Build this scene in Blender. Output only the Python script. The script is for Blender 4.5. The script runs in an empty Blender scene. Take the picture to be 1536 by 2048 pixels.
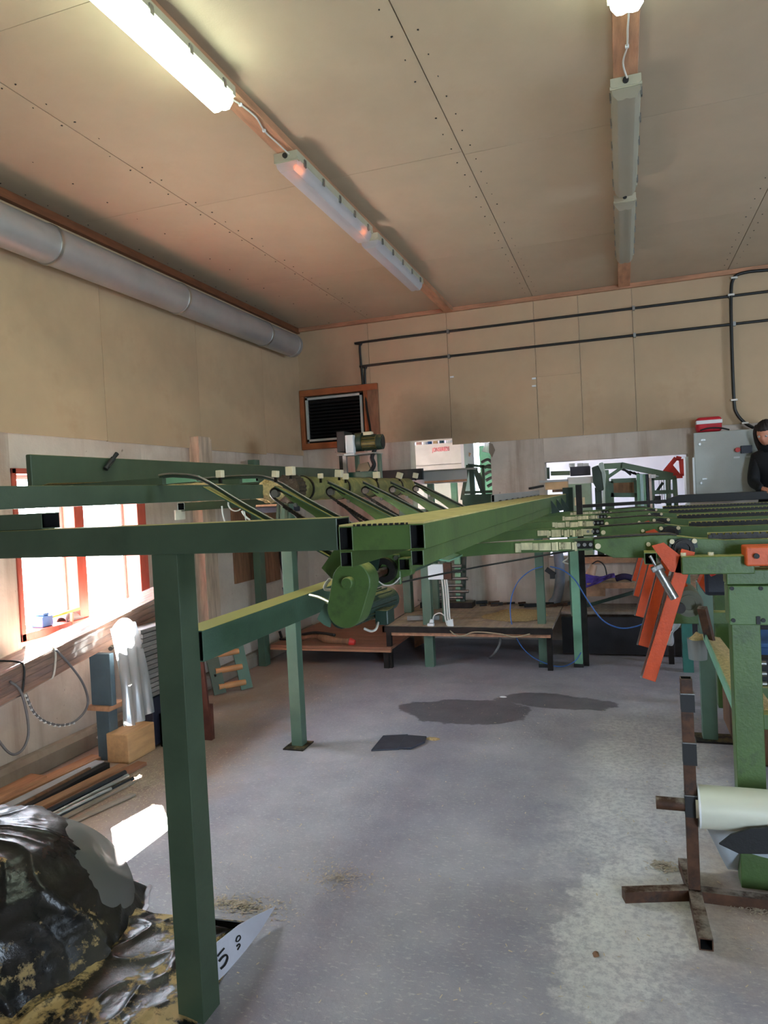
import bpy, bmesh, math, random
from mathutils import Vector, Matrix, noise
import numpy as np
random.seed(7)
R = math.radians
# ------------------------------------------------------------------ camera
YAW, PITCH, ROLL, FPX, EYE = 0.32662, -0.02437, -0.05079, 1416.3, 1.6
def _basis():
    cy, sy, cp, sp, cr, sr = math.cos(YAW), math.sin(YAW), math.cos(PITCH), math.sin(PITCH), math.cos(ROLL), math.sin(ROLL)
    f = Vector((-sy*cp, cy*cp, sp)); r = Vector((cy, sy, 0)); u = r.cross(f)
    return cr*r+sr*u, -sr*r+cr*u, f
CR, CU, CF = _basis()
CAM = Vector((0, 0, EYE))
cam = bpy.data.objects.new('camera', bpy.data.cameras.new('camera'))
bpy.context.scene.collection.objects.link(cam)
m = Matrix((CR, CU, -CF)).transposed().to_4x4(); m.translation = CAM
cam.matrix_world = m
cam.data.sensor_fit = 'VERTICAL'; cam.data.sensor_height = 24.0
cam.data.lens = FPX/2048*24.0
cam.data.clip_start = 0.05; cam.data.clip_end = 500
sc = bpy.context.scene
sc.camera = cam
# ------------------------------------------------------------------ world, sun, exposure
sc.view_settings.view_transform = 'Standard'; sc.view_settings.look = 'None'
sc.view_settings.gamma = 1; sc.view_settings.use_curve_mapping = False
sc.view_settings.exposure = 0.65
w = bpy.data.worlds.new('sky'); sc.world = w; w.use_nodes = True
nt = w.node_tree; bg = nt.nodes['Background']
sky = nt.nodes.new('ShaderNodeTexSky')
sky.sky_type = 'HOSEK_WILKIE'; sky.turbidity = 4; sky.ground_albedo = .5
SUND = Vector((.805, -.85, -1.0)).normalized()
sky.sun_direction = -SUND
mixs = nt.nodes.new('ShaderNodeMix'); mixs.data_type = 'RGBA'; mixs.inputs[0].default_value = .7
mixs.inputs[7].default_value = (.66, .82, 1.0, 1)
nt.links.new(sky.outputs[0], mixs.inputs[6]); nt.links.new(mixs.outputs[2], bg.inputs[0])
bg.inputs[1].default_value = 34.0
def light(name, kind, **kw):
    l = bpy.data.lights.new(name, kind); o = bpy.data.objects.new(name, l); sc.collection.objects.link(o)
    for k, v in kw.items(): setattr(l, k, v)
    return o
sun = light('sun', 'SUN', energy=330, angle=R(.6), color=(1, .95, .86))
sun.rotation_euler = SUND.to_track_quat('-Z', 'Y').to_euler()
def portal(loc, sx, sy, direction):
    o = light('daylight_portal', 'AREA', shape='RECTANGLE', size=sx, size_y=sy)
    o.data.cycles.is_portal = True
    o.location = loc; o.rotation_euler = Vector(direction).to_track_quat('-Z', 'Y').to_euler()
portal((-3.72, 3.95, 1.33), 1.3, 1.1, (1, 0, 0))
portal((5.2, 4.6, 2.1), 1.2, .8, (-1, 0, 0))
portal((2.6, -3.2, 1.2), 1.0, 2.4, (0, 1, 0))
portal((-3.72, 10.0, 2.0), 2.0, 1.6, (1, 0, 0))

# ------------------------------------------------------------------ helpers
def ray(px, py): return CR*(px-768)-CU*(py-1024)+CF*FPX
def at(px, py, ax, v):
    d = ray(px, py); i = 'xyz'.index(ax)
    return CAM+d*((v-CAM[i])/d[i])
def on_plane(px, py, p0, n):
    d = ray(px, py); return CAM+d*((p0-CAM).dot(n)/d.dot(n))
def lin(c):
    return tuple(((x/255)/12.92 if x/255 <= .04045 else (((x/255)+.055)/1.055)**2.4) for x in c)+(1,)

class MB:
    def __init__(s): s.v = []; s.f = []; s.inner = set()
    def add(s, vs, fs):
        b = len(s.v); s.v += [Vector(p) for p in vs]; s.f += [tuple(i+b for i in f) for f in fs]; return s
    def box(s, a, b, rz=0, c=None):
        (x0, y0, z0), (x1, y1, z1) = a, b
        P = [Vector(p) for p in ((x0,y0,z0),(x1,y0,z0),(x1,y1,z0),(x0,y1,z0),(x0,y0,z1),(x1,y0,z1),(x1,y1,z1),(x0,y1,z1))]
        if rz:
            c = Vector(c) if c else (P[0]+P[6])/2; M = Matrix.Rotation(rz, 3, 'Z'); P = [M@(p-c)+c for p in P]
        return s.add(P, [(0,3,2,1),(4,5,6,7),(0,1,5,4),(1,2,6,5),(2,3,7,6),(3,0,4,7)])
    def frame(s, p0, p1, up=None):
        d = (Vector(p1)-Vector(p0)).normalized(); up = Vector(up) if up else Vector((0,0,1))
        if abs(d.dot(up)) > .98: up = Vector((0,1,0))
        sd = d.cross(up).normalized(); return d, sd, sd.cross(d).normalized()
    def bar(s, p0, p1, w, h, up=None, t=0):
        p0, p1 = Vector(p0), Vector(p1); d, a, b = s.frame(p0, p1, up)
        q = [(-1,-1),(1,-1),(1,1),(-1,1)]
        if not t:
            return s.add([p+a*(i*w/2)+b*(j*h/2) for p in (p0,p1) for i,j in q], [(0,3,2,1)[::-1],(4,5,6,7)[::-1],(0,1,5,4)[::-1],(1,2,6,5)[::-1],(2,3,7,6)[::-1],(3,0,4,7)[::-1]])
        V = [p+a*(i*(w/2-k))+b*(j*(h/2-k)) for p in (p0,p1) for k in (0,t) for i,j in q]
        F = []
        for i in range(4):
            j = (i+1) % 4
            s.inner.add(len(s.f)+len(F)+1)
            F += [(i,i+8,j+8,j),(4+i,4+j,12+j,12+i),(i,j,4+j,4+i),(8+i,12+i,12+j,8+j)]
        return s.add(V, F)
    def cyl(s, p0, p1, r, n=16, r1=None, cap=True):
        p0, p1 = Vector(p0), Vector(p1); r1 = r if r1 is None else r1; d, a, b = s.frame(p0, p1)
        V = [p+a*(rr*math.cos(k*2*math.pi/n))+b*(rr*math.sin(k*2*math.pi/n)) for p, rr in ((p0,r),(p1,r1)) for k in range(n)]
        F = [(k,(k+1)%n,n+(k+1)%n,n+k) for k in range(n)]
        if cap: F += [tuple(range(n))[::-1], tuple(range(n,2*n))]
        return s.add(V, F)
    def ring(s, p0, p1, r, t, n=24):
        p0, p1 = Vector(p0), Vector(p1); d, a, b = s.frame(p0, p1)
        V = [p+a*(rr*math.cos(k*2*math.pi/n))+b*(rr*math.sin(k*2*math.pi/n)) for p in (p0,p1) for rr in (r, r-t) for k in range(n)]
        F = []
        for k in range(n):
            j = (k+1)%n
            F += [(k,j,2*n+j,2*n+k),(n+k,3*n+k,3*n+j,n+j),(k,n+k,n+j,j),(2*n+k,2*n+j,3*n+j,3*n+k)]
        return s.add(V, F)
    def tube(s, pts, r, n=8, smooth=6, closed=False):
        P = [Vector(p) for p in pts]
        if smooth > 1 and len(P) > 2:
            Q = []
            for i in range(len(P)-1):
                a = P[max(i-1,0)]; b = P[i]; c = P[i+1]; e = P[min(i+2,len(P)-1)]
                for k in range(smooth):
                    t = k/smooth
                    Q.append(.5*((2*b)+(c-a)*t+(2*a-5*b+4*c-e)*t*t+(3*b-a-3*c+e)*t**3))
            Q.append(P[-1]); P = Q
        base = len(s.v); prev = None
        for i, p in enumerate(P):
            d = (P[min(i+1,len(P)-1)]-P[max(i-1,0)]).normalized()
            if prev is None:
                up = Vector((0,0,1)) if abs(d.z) < .9 else Vector((1,0,0)); a = d.cross(up).normalized()
            else: a = (prev-d*prev.dot(d)).normalized()
            prev = a; b = d.cross(a)
            rr = r(i/(len(P)-1)) if callable(r) else r
            for k in range(n): s.v.append(p+a*(rr*math.cos(k*2*math.pi/n))+b*(rr*math.sin(k*2*math.pi/n)))
        for i in range(len(P)-1):
            for k in range(n):
                j = (k+1)%n; s.f.append((base+i*n+k, base+i*n+j, base+(i+1)*n+j, base+(i+1)*n+k))
        s.f.append(tuple(base+k for k in range(n))[::-1]); s.f.append(tuple(base+(len(P)-1)*n+k for k in range(n)))
        return s
    def prism(s, poly, off):
        n = len(poly); off = Vector(off); P = [Vector(p) for p in poly]
        return s.add(P+[p+off for p in P], [tuple(range(n))[::-1], tuple(range(n,2*n))]+[(k,(k+1)%n,n+(k+1)%n,n+k) for k in range(n)])
    def grid(s, fn, nu, nv):
        V = [fn(i/nu, j/nv) for j in range(nv+1) for i in range(nu+1)]
        return s.add(V, [(j*(nu+1)+i, j*(nu+1)+i+1, (j+1)*(nu+1)+i+1, (j+1)*(nu+1)+i) for j in range(nv) for i in range(nu)])

W = {}
def tag(o, label=None, cat=None, group=None, kind=None):
    for k, v in (('label', label), ('category', cat), ('group', group), ('kind', kind)):
        if v: o[k] = v
    return o
def thing(name, label, cat, loc=(0,0,0), group=None):
    o = bpy.data.objects.new(name, None); sc.collection.objects.link(o); o.location = loc; W[o] = Vector(loc); o.empty_display_size = .1
    return tag(o, label, cat, group)
def obj(mb, name, mat, parent=None, label=None, cat=None, group=None, kind=None, smooth=False, bevel=0, seg=2, solid=0, sub=0):
    lo = Vector((min(v[i] for v in mb.v) for i in range(3))); hi = Vector((max(v[i] for v in mb.v) for i in range(3)))
    c = (lo+hi)/2
    if not parent and kind != 'structure': c.z = lo.z
    me = bpy.data.meshes.new(name); me.from_pydata([tuple(v-c) for v in mb.v], [], mb.f)
    if solid == 0:
        bm = bmesh.new(); bm.from_mesh(me); bmesh.ops.recalc_face_normals(bm, faces=bm.faces); bm.to_mesh(me); bm.free()
    me.materials.append(mat)
    if mb.inner:
        me.materials.append(tube_in)
        for i in mb.inner: me.polygons[i].material_index = 1
    if smooth:
        for p in me.polygons: p.use_smooth = True
        if smooth != 'all':
            me.set_sharp_from_angle(angle=R(40))
    o = bpy.data.objects.new(name, me); sc.collection.objects.link(o)
    if parent: o.parent = parent; o.location = c-W[parent]
    else: o.location = c
    W[o] = c
    if solid: md = o.modifiers.new('thick', 'SOLIDIFY'); md.thickness = solid
    if sub: md = o.modifiers.new('sub', 'SUBSURF'); md.levels = md.render_levels = sub
    if bevel: md = o.modifiers.new('bevel', 'BEVEL'); md.width = bevel; md.segments = seg; md.limit_method = 'ANGLE'; md.angle_limit = R(50)
    return tag(o, label, cat, group, kind)
def copy_tree(o, parent=None, dz=None, loc=None):
    c = o.copy(); sc.collection.objects.link(c)
    if parent: c.parent = parent
    if loc is not None: c.location = loc
    for ch in [x for x in sc.collection.objects if x.parent == o]: copy_tree(ch, c)
    return c
def text_mesh(s, size, depth=.001):
    cu = bpy.data.curves.new('t', 'FONT'); cu.body = s; cu.size = size; cu.extrude = depth; cu.align_x = 'CENTER'; cu.align_y = 'CENTER'
    o = bpy.data.objects.new('t', cu); sc.collection.objects.link(o)
    dg = bpy.context.evaluated_depsgraph_get(); me = bpy.data.meshes.new_from_object(o.evaluated_get(dg))
    V = [v.co.copy() for v in me.vertices]; F = [tuple(p.vertices) for p in me.polygons]
    bpy.data.objects.remove(o); return V, F

# ------------------------------------------------------------------ materials
def N(nt, t, **kw):
    n = nt.nodes.new(t)
    for k, v in kw.items(): setattr(n, k, v)
    return n
def mixc(nt, fac, a, b, mode='MIX'):
    n = N(nt, 'ShaderNodeMix', data_type='RGBA', blend_type=mode)
    for i, x in ((0, fac), (6, a), (7, b)):
        if hasattr(x, 'is_linked') or hasattr(x, 'links'): nt.links.new(x, n.inputs[i])
        else: n.inputs[i].default_value = x
    return n.outputs[2]
def ramp(nt, x, a, b, c0=0, c1=1):
    n = N(nt, 'ShaderNodeMapRange'); nt.links.new(x, n.inputs[0])
    n.inputs[1].default_value = a; n.inputs[2].default_value = b; n.inputs[3].default_value = c0; n.inputs[4].default_value = c1
    return n.outputs[0]
def nz(nt, vec, scale, detail=4, rough=.55, stretch=None):
    if stretch:
        mp = N(nt, 'ShaderNodeMapping'); mp.inputs['Scale'].default_value = stretch; nt.links.new(vec, mp.inputs[0]); vec = mp.outputs[0]
    n = N(nt, 'ShaderNodeTexNoise'); n.inputs['Scale'].default_value = scale; n.inputs['Detail'].default_value = detail; n.inputs['Roughness'].default_value = rough
    nt.links.new(vec, n.inputs['Vector']); return n.outputs[0]
def mth(nt, op, a, b=0.0):
    n = N(nt, 'ShaderNodeMath', operation=op)
    for i, x in ((0, a), (1, b)):
        if hasattr(x, 'links'): nt.links.new(x, n.inputs[i])
        else: n.inputs[i].default_value = x
    return n.outputs[0]
def mat(name, col, rough=.6, metal=0, var=.12, scale=6, bump=.1, bscale=80, dust=0, dustcol=(176,158,98), stretch=None,
        col2=None, c2scale=3, c2lo=.5, c2hi=.65, rnd=0, spec=.5, emit=None, estr=0, trans=0, alpha=1, coord='Object'):
    M = bpy.data.materials.new(name); M.use_nodes = True; nt = M.node_tree; b = nt.nodes['Principled BSDF']
    tc = N(nt, 'ShaderNodeTexCoord').outputs[coord]
    c = lin(col); dk = tuple(x*(1-var*1.6) for x in c[:3])+(1,); lt = tuple(min(x*(1+var), 1) for x in c[:3])+(1,)
    f = ramp(nt, nz(nt, tc, scale, 5, .6, stretch), .3, .7)
    out = mixc(nt, f, dk, lt)
    if col2:
        g = ramp(nt, nz(nt, tc, c2scale, 6, .65, stretch), c2lo, c2hi); out = mixc(nt, g, out, lin(col2))
    if rnd:
        oi = N(nt, 'ShaderNodeObjectInfo').outputs['Random']; r = ramp(nt, oi, 0, 1, 1-rnd, 1+rnd)
        hs = N(nt, 'ShaderNodeHueSaturation'); nt.links.new(out, hs.inputs['Color']); nt.links.new(r, hs.inputs['Value']); out = hs.outputs[0]
    if dust:
        ge = N(nt, 'ShaderNodeNewGeometry'); sx = N(nt, 'ShaderNodeSeparateXYZ'); nt.links.new(ge.outputs['Normal'], sx.inputs[0])
        up = ramp(nt, sx.outputs[2], .4, .9); dn = ramp(nt, nz(nt, tc, 14, 6, .7), .55-dust*.3, .75-dust*.3)
        out = mixc(nt, mth(nt, 'MULTIPLY', mth(nt, 'MULTIPLY', up, dn), min(1, dust*1.1)), out, lin(dustcol))
    nt.links.new(out, b.inputs['Base Color'])
    b.inputs['Roughness'].default_value = rough; b.inputs['Metallic'].default_value = metal
    b.inputs['Specular IOR Level'].default_value = spec
    if bump:
        bp = N(nt, 'ShaderNodeBump'); bp.inputs['Strength'].default_value = bump; bp.inputs['Distance'].default_value = .01
        nt.links.new(nz(nt, tc, bscale, 3, .6, stretch), bp.inputs['Height']); nt.links.new(bp.outputs[0], b.inputs['Normal'])
    if emit: b.inputs['Emission Color'].default_value = lin(emit); b.inputs['Emission Strength'].default_value = estr
    if trans: b.inputs['Transmission Weight'].default_value = trans
    if alpha < 1: b.inputs['Alpha'].default_value = alpha
    return M
def thin(name, col, tr, rough=.2, gl=.15):
    M = bpy.data.materials.new(name); M.use_nodes = True; nt = M.node_tree; nt.nodes.remove(nt.nodes['Principled BSDF'])
    o = nt.nodes['Material Output']; t = N(nt, 'ShaderNodeBsdfTransparent'); d = N(nt, 'ShaderNodeBsdfDiffuse'); g = N(nt, 'ShaderNodeBsdfGlossy')
    tl = N(nt, 'ShaderNodeBsdfTranslucent'); tl.inputs[0].default_value = lin(col)
    d.inputs[0].default_value = lin(col); g.inputs['Roughness'].default_value = rough
    mm = N(nt, 'ShaderNodeMixShader'); mm.inputs[0].default_value = .5; nt.links.new(d.outputs[0], mm.inputs[1]); nt.links.new(tl.outputs[0], mm.inputs[2])
    m1 = N(nt, 'ShaderNodeMixShader'); m1.inputs[0].default_value = tr; nt.links.new(mm.outputs[0], m1.inputs[1]); nt.links.new(t.outputs[0], m1.inputs[2])
    m2 = N(nt, 'ShaderNodeMixShader'); m2.inputs[0].default_value = gl; nt.links.new(m1.outputs[0], m2.inputs[1]); nt.links.new(g.outputs[0], m2.inputs[2])
    nt.links.new(m2.outputs[0], o.inputs[0]); return M
tube_in = mat('tube_inside_shade', (20,18,17), .9, var=.3)  # near-black inner faces: the shade inside open tubes is put into the colour
green = mat('green_paint', (64,80,61), .42, var=.12, scale=5, dust=.8, bump=.06, bscale=50)
green_t = mat('green_paint_dusty_top', (62,90,72), .5, var=.15, dust=1.6, dustcol=(166,158,92))
teal = mat('teal_green_paint', (84,110,92), .42, var=.12, scale=4, dust=.5, bump=.05)
teal_l = mat('light_teal_paint', (120,170,140), .45, var=.1, dust=.3)
greend = mat('dark_green_paint', (36,56,46), .4, var=.2, dust=.5)
greenv = mat('vivid_green_paint', (75,101,49), .45, var=.14, scale=6, dust=.7, dustcol=(184,172,104), col2=(50,62,38), c2scale=5, c2lo=.56, c2hi=.72)
orange = mat('orange_paint', (204,72,14), .5, var=.08, scale=20, dust=.3, col2=(170,50,28), c2scale=14, c2lo=.6, c2hi=.75)
steel_d = mat('dark_steel', (46,42,40), .45, .6, var=.25, scale=12, dust=.4)
steel = mat('bare_steel', (150,150,148), .35, .9, var=.1)
rusty = mat('rusty_steel', (88,58,40), .6, .4, var=.3, scale=14, col2=(46,38,36), c2scale=9, dust=.5, dustcol=(190,180,165))
galv = mat('galvanised_duct', (176,178,180), .36, .55, var=.07, scale=3, bump=.03, bscale=8)
galv_h = mat('duct_band', (190,190,186), .3, .9)
rubber = mat('black_rubber', (22,22,24), .6, var=.2)
chainm = mat('oily_chain', (26,22,18), .4, .5, var=.4, scale=40, dust=.5)
cream = mat('cream_plastic', (222,208,176), .5, var=.06)
white = mat('white_plastic', (226,228,228), .45, var=.04)
cablew = mat('white_cable', (214,210,200), .5, var=.05)
cableb = mat('black_cable', (24,26,26), .45, var=.1)
blueh = mat('blue_hose', (56,104,176), .4, var=.05)
wood = mat('pine_wood', (180,134,102), .65, var=.2, scale=4, stretch=(6,1,6), bump=.2, bscale=30, rnd=.18, col2=(142,98,70), c2scale=2, c2lo=.6, c2hi=.8)
woodx = mat('pine_wood_cross', (176,128,96), .65, var=.2, scale=4, stretch=(1,6,6), bump=.2, bscale=30, rnd=.18)
woodz = mat('weathered_post', (186,166,146), .7, var=.25, scale=4, stretch=(7,7,.8), bump=.25, bscale=30, rnd=.1)
woodb = mat('brown_board', (128,92,66), .7, var=.22, scale=5, stretch=(6,6,1), bump=.2, rnd=.2)
woodg = mat('grey_deck_board', (158,140,126), .75, var=.16, scale=5, stretch=(8,1,8), bump=.2, rnd=.12, dust=.5, dustcol=(186,164,128))
woodp = mat('lower_deck_board', (150,102,78), .75, var=.16, scale=5, stretch=(1,8,8), bump=.2, rnd=.1)
redw = mat('red_painted_wood', (178,82,66), .5, var=.12, scale=8, stretch=(4,4,1), bump=.12)
lumber = mat('grey_red_lumber', (142,104,84), .6, var=.25, scale=5, stretch=(9,1,9), bump=.25, rnd=.3)
sawdust = mat('sawdust', (200,174,122), .9, var=.22, scale=60, bump=.8, bscale=140)
glass = thin('window_glass', (235,240,245), .93, .02, .06)
film = thin('clear_film', (214,220,224), .55, .18, .22)
filmg = thin('grey_film', (150,150,146), .3, .35, .1)
lens = thin('lamp_lens', (226,226,232), .22, .15, .12)
lensg = thin('dusty_lamp_lens', (196,190,172), .12, .3, .06)
lamp_b = mat('lamp_body', (176,172,150), .5, var=.08)
litc = mat('lit_lamp_cover', (240,255,240), .4, emit=(232,255,232), estr=16)
littube = mat('lit_tube', (250,255,250), .4, emit=(240,255,244), estr=20)
glow = mat('glowing_tube_end', (255,170,90), .4, emit=(255,138,70), estr=1.6)
tubem = mat('unlit_tube', (226,228,232), .3)
screen = mat('dark_glass', (12,13,15), .12, var=.1, bump=0)
louvre = mat('black_louvre', (16,15,16), .5)
boxgrey = mat('cabinet_grey', (176,180,174), .45, var=.04)
redbag = mat('red_nylon', (196,34,48), .6, var=.12, scale=20, bump=.3)
purple = mat('purple_cloth', (84,62,150), .85, var=.2, scale=20, bump=.3)
blackcloth = mat('black_jacket', (14,15,20), .85, var=.2, scale=30, bump=.2)
skin = mat('skin', (206,140,112), .55, var=.05)
hair = mat('dark_hair', (38,26,24), .6, var=.25, scale=40, stretch=(8,8,1), bump=.4)
navy = mat('navy_plastic', (30,34,52), .5)
bluep = mat('blue_plastic', (40,92,150), .45)
redp = mat('red_plastic', (190,52,48), .5)
ink = mat('black_ink', (14,14,16), .6)
redink = mat('red_ink', (206,60,78), .6)
whitem = mat('white_machine', (206,200,196), .5, var=.06, col2=(140,100,78), c2scale=3, c2lo=.66, c2hi=.82)
paper = mat('card', (216,208,188), .8)

def wallmat(name, col, stains, rough=.85):
    return mat(name, col, rough, var=.06, scale=1.2, bump=.06, bscale=120, col2=stains, c2scale=1.1, c2lo=.6, c2hi=.95, rnd=.035, spec=.25)
gyp_c = wallmat('ceiling_board', (184,166,142), (166,142,114))
gyp_w = wallmat('wall_board', (184,160,130), (160,128,98))
# concrete with vertical streaks
def concrete(name, col, col2, col3):
    M = mat(name, col, .85, var=.1, scale=2.2, bump=.25, bscale=40, col2=col2, c2scale=1.6, c2lo=.5, c2hi=.8, spec=.3)
    nt = M.node_tree; b = nt.nodes['Principled BSDF']; src = b.inputs['Base Color'].links[0].from_socket
    tc = N(nt, 'ShaderNodeTexCoord').outputs['Object']
    s = ramp(nt, nz(nt, tc, 1.0, 5, .6, (4.2,4.2,.35)), .52, .72)
    sp = ramp(nt, nz(nt, tc, 18, 3, .6), .70, .76)
    o = mixc(nt, mth(nt, 'MULTIPLY', s, .75), src, lin(col3)); o = mixc(nt, mth(nt, 'MULTIPLY', sp, .6), o, lin((92,80,70)))
    nt.links.new(o, b.inputs['Base Color']); return M
conc = concrete('whitewashed_concrete', (200,188,176), (172,154,140), (138,114,94))
conc2 = concrete('bare_concrete', (150,138,124), (118,104,92), (120,104,90))

def soot(M, spots):
    nt = M.node_tree; b = nt.nodes['Principled BSDF']; src = b.inputs['Base Color'].links[0].from_socket
    g = N(nt, 'ShaderNodeNewGeometry').outputs['Position']; sep = N(nt, 'ShaderNodeSeparateXYZ'); nt.links.new(g, sep.inputs[0])
    for cx, cz, rx, rz, st in spots:
        dx = mth(nt, 'DIVIDE', mth(nt, 'SUBTRACT', sep.outputs[0], cx), rx); dz_ = mth(nt, 'DIVIDE', mth(nt, 'SUBTRACT', sep.outputs[2], cz), rz)
        d = mth(nt, 'SQRT', mth(nt, 'ADD', mth(nt, 'MULTIPLY', dx, dx), mth(nt, 'MULTIPLY', dz_, dz_)))
        d = mth(nt, 'ADD', d, mth(nt, 'MULTIPLY', mth(nt, 'SUBTRACT', nz(nt, g, 2.5, 5, .6), .5), .8))
        src = mixc(nt, mth(nt, 'MULTIPLY', ramp(nt, d, .1, 1.15, 1, 0), st), src, lin((66,54,44)))
    nt.links.new(src, b.inputs['Base Color'])
soot(gyp_w, ((-2.02, 2.25, .42, .45, .6), (-3.1, 2.82, .42, .55, .5), (-1.55, 2.2, .5, .3, .3), (.25, 2.15, .8, .35, .22)))
def floormat():
    M = bpy.data.materials.new('concrete_floor'); M.use_nodes = True; nt = M.node_tree; b = nt.nodes['Principled BSDF']
    g = N(nt, 'ShaderNodeNewGeometry').outputs['Position']
    big = ramp(nt, nz(nt, g, .9, 5, .6), .3, .7); med = ramp(nt, nz(nt, g, 5, 6, .65), .3, .7)
    c = mixc(nt, big, lin((146,143,156)), lin((182,178,182))); c = mixc(nt, mth(nt, 'MULTIPLY', med, .35), c, lin((118,114,120)))
    fine = nz(nt, g, 60, 4, .7, (.6,1.4,1)); fl = ramp(nt, fine, .56, .66)
    c = mixc(nt, mth(nt, 'MULTIPLY', fl, .62), c, lin((204,200,196)))
    dk = ramp(nt, nz(nt, g, 85, 3, .7), .66, .72); c = mixc(nt, mth(nt, 'MULTIPLY', dk, .4), c, lin((72,64,58)))
    sep = N(nt, 'ShaderNodeSeparateXYZ'); nt.links.new(g, sep.inputs[0])
    def blob(cx, cy, rx, ry, e0, e1, ns, na):
        n1 = nz(nt, g, ns, 5, .6)
        dx = mth(nt, 'DIVIDE', mth(nt, 'SUBTRACT', sep.outputs[0], cx), rx); dy = mth(nt, 'DIVIDE', mth(nt, 'SUBTRACT', sep.outputs[1], cy), ry)
        d = mth(nt, 'SQRT', mth(nt, 'ADD', mth(nt, 'MULTIPLY', dx, dx), mth(nt, 'MULTIPLY', dy, dy)))
        d = mth(nt, 'ADD', d, mth(nt, 'MULTIPLY', mth(nt, 'SUBTRACT', n1, .5), na))
        return ramp(nt, d, e0, e1, 1, 0)
    # pale chalky dust areas
    for a in ((.05,3.3,.40,1.3,.3,1.3,2.4,2.2),(-.15,2.5,.20,.42,.8,.95,5,2.2),(.02,2.85,.22,.5,.8,.9,4,2.0),(.12,4.3,.35,1.2,.4,1.3,4,1.8)):
        c = mixc(nt, mth(nt, 'MULTIPLY', blob(*a), mth(nt, 'ADD', .25, mth(nt, 'MULTIPLY', ramp(nt, nz(nt, g, 34, 5, .75), .42, .58), .5))), c, lin((224,222,218)))
    # tan sawdust along the left wall
    for a in ((-3.1,3.4,.9,1.7,.6,1.15,3,.8),(-3.1,5.6,.7,1.2,.5,1.2,3,.8),(.6,2.9,.5,.6,.4,1.2,5,1.2)):
        c = mixc(nt, mth(nt, 'MULTIPLY', blob(*a), .5), c, lin((176,140,100)))
    wet = blob(-1.15,5.02,.5,.30,.93,.98,2.6,1.1); wet2 = blob(-.55,5.35,.42,.20,.9,.98,3.4,1.4)
    wt = mth(nt, 'MAXIMUM', wet, wet2)
    c = mixc(nt, mth(nt, 'MULTIPLY', wt, .72), c, lin((62,58,66)))
    # tyre track towards the wet spot
    tr = ramp(nt, mth(nt, 'ABSOLUTE', mth(nt, 'ADD', sep.outputs[0], mth(nt, 'MULTIPLY', sep.outputs[1], .12))), .12, .3, 1, 0)
    c = mixc(nt, mth(nt, 'MULTIPLY', mth(nt, 'MULTIPLY', tr, ramp(nt, nz(nt, g, 3, 5, .7), .4, .7)), .25), c, lin((84,82,92)))
    nt.links.new(c, b.inputs['Base Color'])
    nt.links.new(mth(nt, 'SUBTRACT', ramp(nt, nz(nt, g, 4, 5, .6), .3, .7, .42, .62), mth(nt, 'MULTIPLY', wt, .12)), b.inputs['Roughness'])
    bp = N(nt, 'ShaderNodeBump'); bp.inputs['Strength'].default_value = .45; bp.inputs['Distance'].default_value = .006
    nt.links.new(mth(nt, 'ADD', nz(nt, g, 45, 5, .7), mth(nt, 'MULTIPLY', nz(nt, g, 6, 4, .6), .8)), bp.inputs['Height']); nt.links.new(bp.outputs[0], b.inputs['Normal'])
    b.inputs['Specular IOR Level'].default_value = .5
    return M
floor_m = floormat()
def plasticm(name, dustamt):
    M = bpy.data.materials.new(name); M.use_nodes = True; nt = M.node_tree; b = nt.nodes['Principled BSDF']
    g = N(nt, 'ShaderNodeNewGeometry'); pos = g.outputs['Position']
    n = nz(nt, pos, 4.5, 7, .68); n2 = nz(nt, pos, 30, 4, .7)
    sx = N(nt, 'ShaderNodeSeparateXYZ'); nt.links.new(g.outputs['Normal'], sx.inputs[0]); up = ramp(nt, sx.outputs[2], .2, .9, .3, 1)
    mk = mth(nt, 'MULTIPLY', ramp(nt, mth(nt, 'ADD', n, mth(nt, 'MULTIPLY', mth(nt, 'SUBTRACT', n2, .5), .25)), .62-dustamt*.25, .66-dustamt*.2), up)
    haze = mth(nt, 'MULTIPLY', ramp(nt, nz(nt, pos, 3.2, 5, .6), .38, .7), .26)
    c = mixc(nt, haze, lin((15,17,21)), lin((86,76,52))); c = mixc(nt, mk, c, lin((186,160,110)))
    nt.links.new(c, b.inputs['Base Color'])
    nt.links.new(ramp(nt, mth(nt, 'ADD', mk, haze), 0, .6, .24, .85), b.inputs['Roughness'])
    bp = N(nt, 'ShaderNodeBump'); bp.inputs['Strength'].default_value = .3; bp.inputs['Distance'].default_value = .02
    nt.links.new(nz(nt, pos, 11, 6, .6), bp.inputs['Height']); nt.links.new(bp.outputs[0], b.inputs['Normal'])
    return M
blackpl = plasticm('black_plastic_film', .05)
blackfl = plasticm('black_film_with_sawdust', .46)

# ------------------------------------------------------------------ the setting
XL, YB, ZC = -3.5, 7.5, 3.556
XR, YF = 5.0, -3.0
YE = 13.0
fl = obj(MB().box((XL-.3, YF-.3, -.15), (XR+.3, YE+.2, 0)), 'floor', floor_m, kind='structure')
ce = obj(MB().box((XL-.3, YF-.3, ZC+.012), (XR+.3, YE+.2, ZC+.2)), 'ceiling', conc2, kind='structure')
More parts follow.
